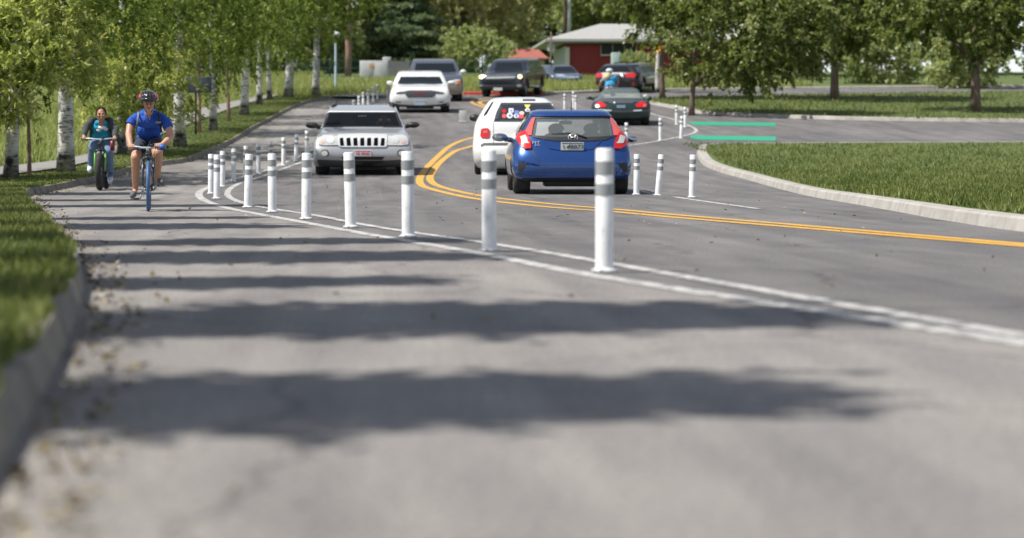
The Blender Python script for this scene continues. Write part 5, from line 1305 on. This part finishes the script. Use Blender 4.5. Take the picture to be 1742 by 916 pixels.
    MB().box(a1+Vector((-.06,0,0)), (.11,.08,.02),0,.006).build('pedal', M['plastic'], co_); MB().box(a2+Vector((.05,0,0)), (.09,.08,.02),0,.006).build('pedal', M['plastic'], co_)
    return t

# --- cyclist in the blue polo
Yc1 = gnd_y(361.3); 
bz = CH+(PY-250.5)*(Yc1+.45)/F
bk1 = bicycle('dark city bicycle with a blue front tyre, ridden by the helmeted cyclist', 251.5, 361.3, R(4.2), .317, .046, bz, .535, M['bikeframe'], M['bikeframe'], M['bikeblue'], bar_c=-.016)
f = Fig(252, 361.3, 'cyclist in a royal blue polo, navy shorts and black and red helmet, riding in front')
b_ = MB()
head(f, b_, 253.5, 177.5, .55, 10.3, 14)
f.limb(b_, [(253.5,186,.64),(253,201,.76)], [6.6,8.2])
f.ell(b_, (253,207,.84), 23, 12, 12); f.ell(b_, (253,222,1.05), 21, 14, 14); f.ell(b_, (254,240,1.16), 21, 18, 13)
LA = [(232,201.5,.82),(221.5,214,.74),(219,229,.66),(220.5,239,.56),(222.5,247.5,.50)]; RA = [(275,202.5,.82),(286.5,218,.74),(290.5,232,.66),(284,240,.56),(275,247,.51)]
f.limb(b_, LA, [5.2,6.6,6.0,5.6,4.2]); f.limb(b_, RA, [5.2,6.8,6.2,5.6,4.2])
f.limb(b_, [(243,243,1.14),(236,254,.92),(230.5,268,.70)], [12.5,11.5,8.6]); f.limb(b_, [(230.5,268,.70),(231,281,.74),(230.5,300,.86),(230.5,322,.96)], [8.4,8.2,6.6,4.6])
f.limb(b_, [(264,243,1.14),(267,250,.90),(268,261,.66)], [12.5,12,9.4]); f.limb(b_, [(268,261,.66),(267.5,275,.72),(267.5,290,.80),(269,305,.86)], [9.4,9,6.8,4.8])
f.limb(b_, [(230.5,322,.96),(228,332,.90)], [4.6,4.5]); f.limb(b_, [(269,305,.86),(271,311,.80)], [4.6,4.5])
hl_ = f.J(223.5,251,.475); hr_ = f.J(269,249.5,.475)
hand(b_, hl_, -1, k=1.02); hand(b_, hr_, 1, k=1.02)
f.limb(b_, [(222.5,247.5,.50),(223.5,249.5,.49)], [4.4,3.6]); f.limb(b_, [(275,247,.51),(270,247.5,.49)], [4.4,3.8])
remesh(b_, 'body', M['skin'], f.root, .0055, 3)
face_parts(f, 253.5, 177.5, .55, 10.3, 14)
# polo: torso, sleeves with clean hems
t_ = MB(); f.ell(t_, (253,206.5,.79), 25.5, 15, 13); f.ell(t_, (253,221,1.03), 23.5, 16.5, 16.5); f.ell(t_, (253.5,234,1.13), 22.5, 18, 11)
f.limb(t_, [(232,199.5,.82),(226.5,205,.78)], [7.6,8.2]); f.limb(t_, [(274.5,200.5,.82),(281,207.5,.78)], [7.8,8.4])
f.limb(t_, [(233,198,.84),(246,190.5,.86),(261,190.5,.86),(273,198,.84)], [6,5,5,6])
t_.tube([f.J(227,203,.78), f.J(221.2,213,.74)], [f.r(8.2), f.r(9.2)], 18); t_.tube([f.J(280,205,.78), f.J(287,218.5,.735)], [f.r(8.4), f.r(9.4)], 18)
f.limb(t_, [(243,196,.78),(264,196.5,.78)], [7.5,7.5])
sh = remesh(t_, 'polo_shirt', M['royal'], f.root, .009, 2)
cl_ = MB(); 
for s_ in (-1,1): cl_.tube([f.J(253.5+s_*8.5,191.5,.72), f.J(253.5+s_*5.5,197.5,.665), f.J(253.5+s_*1.2,205,.62)], [f.r(2.2), f.r(2.0), f.r(1.2)], 8)
cl_.build('collar', M['royal'], sh, True)
lg = MB(); f.ell(lg, (269,208.5,.665), 5.6, 1.8, 2.2); lg.build('chest_logo', M['strap'], sh, True)
for s_, nm in ((-1,0),(1,0)):
    x = 253+s_*17.5; MB().tube([f.J(x,192,.80), f.J(x,197,.685), f.J(x+s_*.5,204,.66), f.J(x+s_*2.5,213,.74), f.J(x+s_*4,224,.90)], [f.r(1.7)]*5, 8).build('backpack_strap', M['strap'] if s_ < 0 else M['strapd'], f.root, True)
MB().box(f.J(253,214,1.22), (.24,.14,.32), 0, .05).build('backpack', M['strapd'], f.root, True)
t_ = MB(); f.ell(t_, (254,242,1.16), 22.5, 19.5, 12.5)
t_.tube([f.J(243,244,1.12), f.J(236,254,.92), f.J(231.8,263.5,.77)], [f.r(13.6), f.r(13.2), f.r(11.6)], 20); t_.tube([f.J(264,243,1.12), f.J(267,249.5,.90), f.J(268.4,255,.76)], [f.r(13.8), f.r(13.8), f.r(12.6)], 20)
remesh(t_, 'shorts', M['shorts'], f.root, .009, 2)
def shoe(f, ax, ay, ad, tx, ty, td, m, sole=True, w=5.6, lining=None):
    b2 = MB(); f.limb(b2, [(ax,ay,ad+.07),(ax*.5+tx*.5,ay*.4+ty*.6,ad*.5+td*.5),(tx,ty,td)], [w,w*.98,w*.85], 14); f.limb(b2, [(ax,ay-4,ad+.03),(ax,ay,ad+.05)], [w*.9,w])
    o = remesh(b2, 'shoe', m, f.root, .008, 2)
    b3 = MB(); a = f.J(ax,ay+w*.8,ad+.08); b4 = f.J(tx,ty+w*.75,td-.01); mid = a.lerp(b4,.5)
    b3.tube([a, mid, b4], [f.r(w*.62)]*3, 10); b3.v = [(x, y, mid.z+(z-mid.z)*.8) for x, y, z in b3.v]; b3.build('sole', M['sole'], o, True)
    if lining: bb_ = MB(); f.limb(bb_, [(ax+1,ay-7,ad+.02),(ax+1,ay-5,ad+.02)], [w*.85,w*.95], 12); bb_.build('sock', lining, f.root, True)
shoe(f, 228.5,327,.95, 225,333.5,.80, M['shoegrey'], lining=M['redlace']); shoe(f, 270,306.5,.86, 275,311.5,.70, M['shoegrey'])
# helmet: shell with ridges and vents, red sides, straps
hm = MB(); c_ = f.J(252.5,169.2,.64); hw_, hd_, hh_ = f.r(16.2), .15, f.r(15.5)
dome = []
n1, n2 = 28, 10
v = []; fc = []
for i in range(n2+1):
    th = math.pi/2*i/n2*1.0
    for j in range(n1):
        a = 2*math.pi*j/n1; rid = 1+.045*math.cos(a*8)*math.sin(th)
        v.append(c_+Vector((hw_*math.sin(th)*math.cos(a)*rid, hd_*math.sin(th)*math.sin(a)*rid*1.05, hh_*math.cos(th)*rid-(.25*hh_ if i == n2 else 0)*0)))
for i in range(n2):
    for j in range(n1): fc.append((i*n1+j, (i+1)*n1+j, (i+1)*n1+(j+1) % n1, i*n1+(j+1) % n1))
fc.append(tuple(n2*n1+j for j in range(n1)))
hm.add(v, fc); hm.tube([c_+Vector((hw_*1.02*math.cos(a), hd_*1.05*math.sin(a), -.008+.012*math.sin(a))) for a in [2*math.pi*i/28 for i in range(28)]], .012, 8, closed=True)
ho = hm.build('helmet', M['helmet'], f.root, True)
for k in range(-3,4):
    x = k*.27; pts = []
    for i in range(9):
        th = math.pi*(.06+.5*i/8); xx = hw_*x*1.0; yy = -hd_*math.cos(math.pi/2-th)*.99*math.sqrt(max(0,1-x*x)); zz = hh_*math.cos(th)*.985*math.sqrt(max(.05,1-x*x))
        pts.append(c_+Vector((xx, yy, max(zz,-.01)+.004)))
    MB().tube(pts, [.008+.004*math.sin(i/8*math.pi) for i in range(9)], 8).build('helmet_rib', M['helmet'] if abs(k) < 3 else M['helmetred'], ho, True)
for s_ in (-1,1):
    MB().ball(c_+Vector((s_*hw_*.93,.0,.028)), (.016,.075,.036), 0, 14).build('side_shell', M['helmetred'], ho, True)
    MB().tube([c_+Vector((s_*hw_*.78,-.02,-.02)), f.J(253.5+s_*9.8,180,.60), f.J(253.5+s_*4,191.5,.58)], .005, 6).build('chin_strap', M['strapd'], ho, True)
MB().ball(c_+Vector((0,-hd_*1.03,-.004)), (hw_*.8,.03,.010), 0, 14).build('visor', M['helmet'], ho, True)
MB().ball(f.J(280,250.5,.44), (.045,.05,.036), 0, 14).build('grip_bag', M['glove'], bk1, True)
gb = bpy.data.objects['grip_bag']; gb.location = gb.parent.matrix_world.inverted() @ f.root.location if False else (f.root.location-bk1.location)

# --- cyclist in the grey jacket
Yc2 = gnd_y(325.3); gz2 = g(Yc2)
bz2 = CH+(PY-237)*(Yc2+.45)/F-gz2
bk2 = bicycle('fat-tyred mountain bicycle with lime green fork sides, ridden by the grey-jacketed cyclist', 166, 325.3, R(-.5), .365, .12, bz2, .74, M['bikeframe'], M['bikegreen'], M['tyre'])
f2 = Fig(172, 325.3, 'cyclist in an open charcoal jacket, turquoise shirt and jeans, riding second behind the helmeted one')
f = f2; b_ = MB()
head(f, b_, 172.3, 195.5, .62, 8.2, 11.5)
f.limb(b_, [(172.5,203,.70),(172.5,211,.80)], [5.2,6.2]); f.ell(b_, (171,216,.88), 17, 10, 11); f.ell(b_, (171,229,1.0), 17, 12, 13); f.ell(b_, (172,241,1.15), 19, 14, 10)
f.limb(b_, [(157,207.5,.86),(147,217.5,.74),(142.5,229,.56)], [4.4,4.8,3.6]); f.limb(b_, [(186.5,208,.86),(196,219.5,.74),(196,231,.56)], [4.4,4.8,3.6])
hand(b_, f.J(143,236.2,.49), -1, k=1.0); hand(b_, f.J(195,237,.49), 1, k=1.0)
f.limb(b_, [(142.5,229,.56),(143,234,.50)], [3.6,3.2]); f.limb(b_, [(196,231,.56),(195,235,.50)], [3.6,3.2])
f.limb(b_, [(163,242,1.12),(158,252,.74)], [9,7]); f.limb(b_, [(158,252,.74),(156,268,.86),(154,282,.96)], [6.4,5.8,3.8])
f.limb(b_, [(181,242,1.12),(184.5,259,.80)], [9.4,7.4]); f.limb(b_, [(184.5,259,.80),(186,278,.92),(187.3,300,1.02)], [7,6.2,4])
remesh(b_, 'body', M['skin2'], f.root, .0065, 3)
face_parts(f, 172.3, 195.5, .62, 8.2, 11.5)
h_ = MB(); f.ell(h_, (172.3,190.0,.76), 8.9, 10.0, 8.4); f.ell(h_, (172.3,193.5,.80), 8.9, 8, 9.5); f.ell(h_, (172,198,.90), 5, 6, 10)
for s_ in (-1,1): f.limb(h_, [(172.3+s_*2.5,184.8,.66),(172.3+s_*6.6,188,.66),(172.3+s_*8.3,194.5,.69)], [2.0,1.9,1.5], 8)
remesh(h_, 'hair', M['hair'], f.root, .008, 1)
t_ = MB(); f.ell(t_, (171,216.5,.87), 16, 11.5, 12); f.ell(t_, (171,229,.98), 16.5, 13.5, 14); f.limb(t_, [(166,210,.80),(178,210,.80)], [5.5,5.5])
ts = remesh(t_, 'shirt', M['cyan'], f.root, .01, 2)
pr = MB(); f.ell(pr, (173.5,217.5,.755), 7.5, 2.2, 3.4); f.ell(pr, (168,221.5,.775), 4.5, 2.2, 3); f.ell(pr, (180,220,.785), 4, 2.4, 2.6); pr.build('white_print', M['whitep'], ts, True)
t_ = MB()
f.limb(t_, [(156,206,.86),(147,217,.74)], [6.2,6.2]); t_.tube([f.J(146.5,217,.74), f.J(142.8,232,.53)], [f.r(6.6), f.r(4.6)], 16)
f.limb(t_, [(187.5,207,.86),(196,219,.74)], [6.2,6.2]); t_.tube([f.J(196.5,219,.74), f.J(195.6,233.5,.53)], [f.r(6.6), f.r(4.6)], 16)
f.ell(t_, (171,217,1.03), 21.5, 12, 14); f.ell(t_, (171,231,1.12), 20.5, 12, 14); f.limb(t_, [(158,204,.86),(166,205,.90),(179,205,.90),(187,204.5,.86)], [5.5,5,5,5.5])
f.limb(t_, [(155.5,207,.82),(155,222,.88),(155,236,.98)], [4,3.4,3]); f.limb(t_, [(188.5,207,.82),(190,222,.88),(191,240,.96)], [4,3.4,3.2])
f.limb(t_, [(193,216,1.0),(199,232,1.0),(205.5,247,.98),(207.5,254,.97)], [4,4.5,3.6,1.6])
remesh(t_, 'jacket', M['jacket'], f.root, .011, 2)
t_ = MB(); f.ell(t_, (172,241,1.15), 20, 15, 10.5); t_.tube([f.J(163,242,1.12), f.J(158,252,.75)], [f.r(10.4), f.r(8.4)], 16); f.ell(t_, (158,252,.75), 8.2,8.2,8.2)
t_.tube([f.J(181,242,1.12), f.J(184.5,259,.80)], [f.r(10.6), f.r(8.8)], 16); f.ell(t_, (184.5,259,.8), 8.5,8.5,8.5)
t_.tube([f.J(158,252,.76), f.J(156,268,.86), f.J(154.3,280,.95)], [f.r(8.2), f.r(7), f.r(5.6)], 16); t_.tube([f.J(184.5,259,.80), f.J(186,278,.92), f.J(187.3,299,1.02)], [f.r(8.6), f.r(7.6), f.r(6)], 16)
remesh(t_, 'jeans', M['jeans'], f.root, .010, 2)
shoe(f, 153.5,285,.97, 152.5,290,.82, M['shoewhite'], w=5); shoe(f, 187.3,303,1.03, 187.6,308.5,.88, M['shoewhite'], w=5)
bo_ = MB().tube([f.J(191.5,240,.52), f.J(191.5,256,.54)], [f.r(4.2), f.r(4.0)], 14).build('bar_bag', M['bottle'], None, True); 
bo_.parent = bk2; bo_.matrix_parent_inverse = Matrix.Identity(4); bpy.context.view_layer.update(); bo_.matrix_world = Matrix.Translation(f.root.location)

# --- third rider, seen from behind beyond the saloon
Y3 = 101.5
bicycle('bicycle of the rider in sky blue, mostly hidden behind the green saloon', 1034, 186, R(4), .34, .05, .98, .66, M['bikeframe'], M['bikeframe'], M['tyre'], Y=Y3)
f = Fig(1034, 186, 'rider seen from behind in sky blue shirt, straw hat hanging on the back', Y=Y3); b_ = MB()
bk_ = [o for o in bpy.data.objects if o.get('label','').startswith('bicycle of the rider')][0]; bk_.rotation_euler.z += math.pi; bk_.location.y += 1.6
s_ = 1
f.ell(b_, (1036.5,123.5,1.0), 4.6, 4.8, 5.2); f.limb(b_, [(1036.5,127,1.0),(1037,131,.95)], [2.6,3]); f.ell(b_, (1038,136,.9), 9, 5.5, 7); f.ell(b_, (1038,146,.75), 8.4, 6, 8); f.ell(b_, (1037,153,.65), 9, 7, 6)
f.limb(b_, [(1030,132,.95),(1023,139,1.0),(1020.5,147,1.25)], [3,2.6,2]); f.limb(b_, [(1046,132,.95),(1051,139,1.0),(1049,146,1.25)], [3,2.6,2])
f.limb(b_, [(1033,154,.7),(1029,164,1.15),(1028,180,.9)], [5,4,2.6]); f.limb(b_, [(1041,154,.7),(1043,163,1.1),(1042,176,.85)], [5,4,2.6])
f.ell(b_, (1028,182.5,.98), 2.5,5,2); f.ell(b_, (1042,178.5,.93), 2.5,5,2); f.ell(b_, (1020.5,148,1.27), 2,2.4,2); f.ell(b_, (1049,147,1.27), 2,2.4,2)
remesh(b_, 'body', M['skin'], f.root, .012, 2)
t_ = MB(); f.ell(t_, (1038,137,.88), 10, 6.5, 8.5); f.ell(t_, (1038,146,.75), 9.4, 7, 9); f.limb(t_, [(1030.5,132,.95),(1026,136,.97)], [4,3.6]); f.limb(t_, [(1045.5,132,.95),(1049,136.5,.97)], [4,3.6])
remesh(t_, 'shirt', M['skyshirt'], f.root, .013, 2)
t_ = MB(); f.ell(t_, (1037,154,.67), 9.6, 7.8, 6); f.limb(t_, [(1033,154,.72),(1030,161,1.05)], [5.6,4.8]); f.limb(t_, [(1041,154,.72),(1042.5,160,1.0)], [5.6,4.8]); remesh(t_, 'shorts', M['jacket'], f.root, .013, 2)
t_ = MB(); f.ell(t_, (1036.7,120.6,1.0), 6.2, 7, 4.2); t_.build('helmet', M['paleteal'], f.root, True)
MB().lathe([(.004,-.03),(f.r(3.6),-.025),(f.r(4.4),.05),(f.r(8.2),.062),(f.r(8.4),.07),(.004,.072)], f.J(1033,131.5,.70), 24, 'y').build('straw_hat', M['straw'], f.root, True)

# --- driver behind the silver car's windshield
c, q = DRV
dv = empty('person', c.MW @ (q+Vector((0,.7,-.45))), (0,0,0), 'driver of the silver car, both hands on top of the steering wheel', 'person'); MWi = c.MW
b_ = MB()
def DL(x, y, z): return MWi @ (q+Vector((x,y,z)))-dv.location
b_.ball(DL(0,.62,.10), (.09,.10,.125), 0, 16); b_.ball(DL(0,.55,.045), (.06,.07,.08), 0, 14); b_.tube([DL(0,.63,.0), DL(0,.66,-.12)], [.05,.06], 12); b_.ball(DL(0,.68,-.25), (.22,.12,.18), 0, 18); b_.ball(DL(0,.70,-.45), (.19,.13,.2), 0, 18); b_.ball(DL(0,.52,.075), .018, 0, 8)
for s_ in (-1,1):
    a, e, w_ = DL(s_*.21,.64,-.18), DL(s_*.27,.40,-.22), DL(s_*.12,.10,.06)
    b_.tube([a,e,w_], [.055,.045,.03], 12)
    for p_, r_ in ((a,.055),(e,.045),(w_,.03)): b_.ball(p_, r_, 0, 12)
    hand(b_, DL(s_*.10,-.03,.085), s_)
    b_.tube([w_, DL(s_*.10,.0,.10)], [.03,.028], 10)
remesh(b_, 'body', M['skin'], dv, .007, 2)
t_ = MB(); t_.ball(DL(0,.68,-.25), (.24,.14,.19), 0, 18); t_.ball(DL(0,.70,-.45), (.21,.15,.2), 0, 18)
for s_ in (-1,1): t_.tube([DL(s_*.20,.64,-.17), DL(s_*.26,.46,-.21)], [.07,.062], 14)
remesh(t_, 'shirt', M['shorts'], dv, .012, 2)
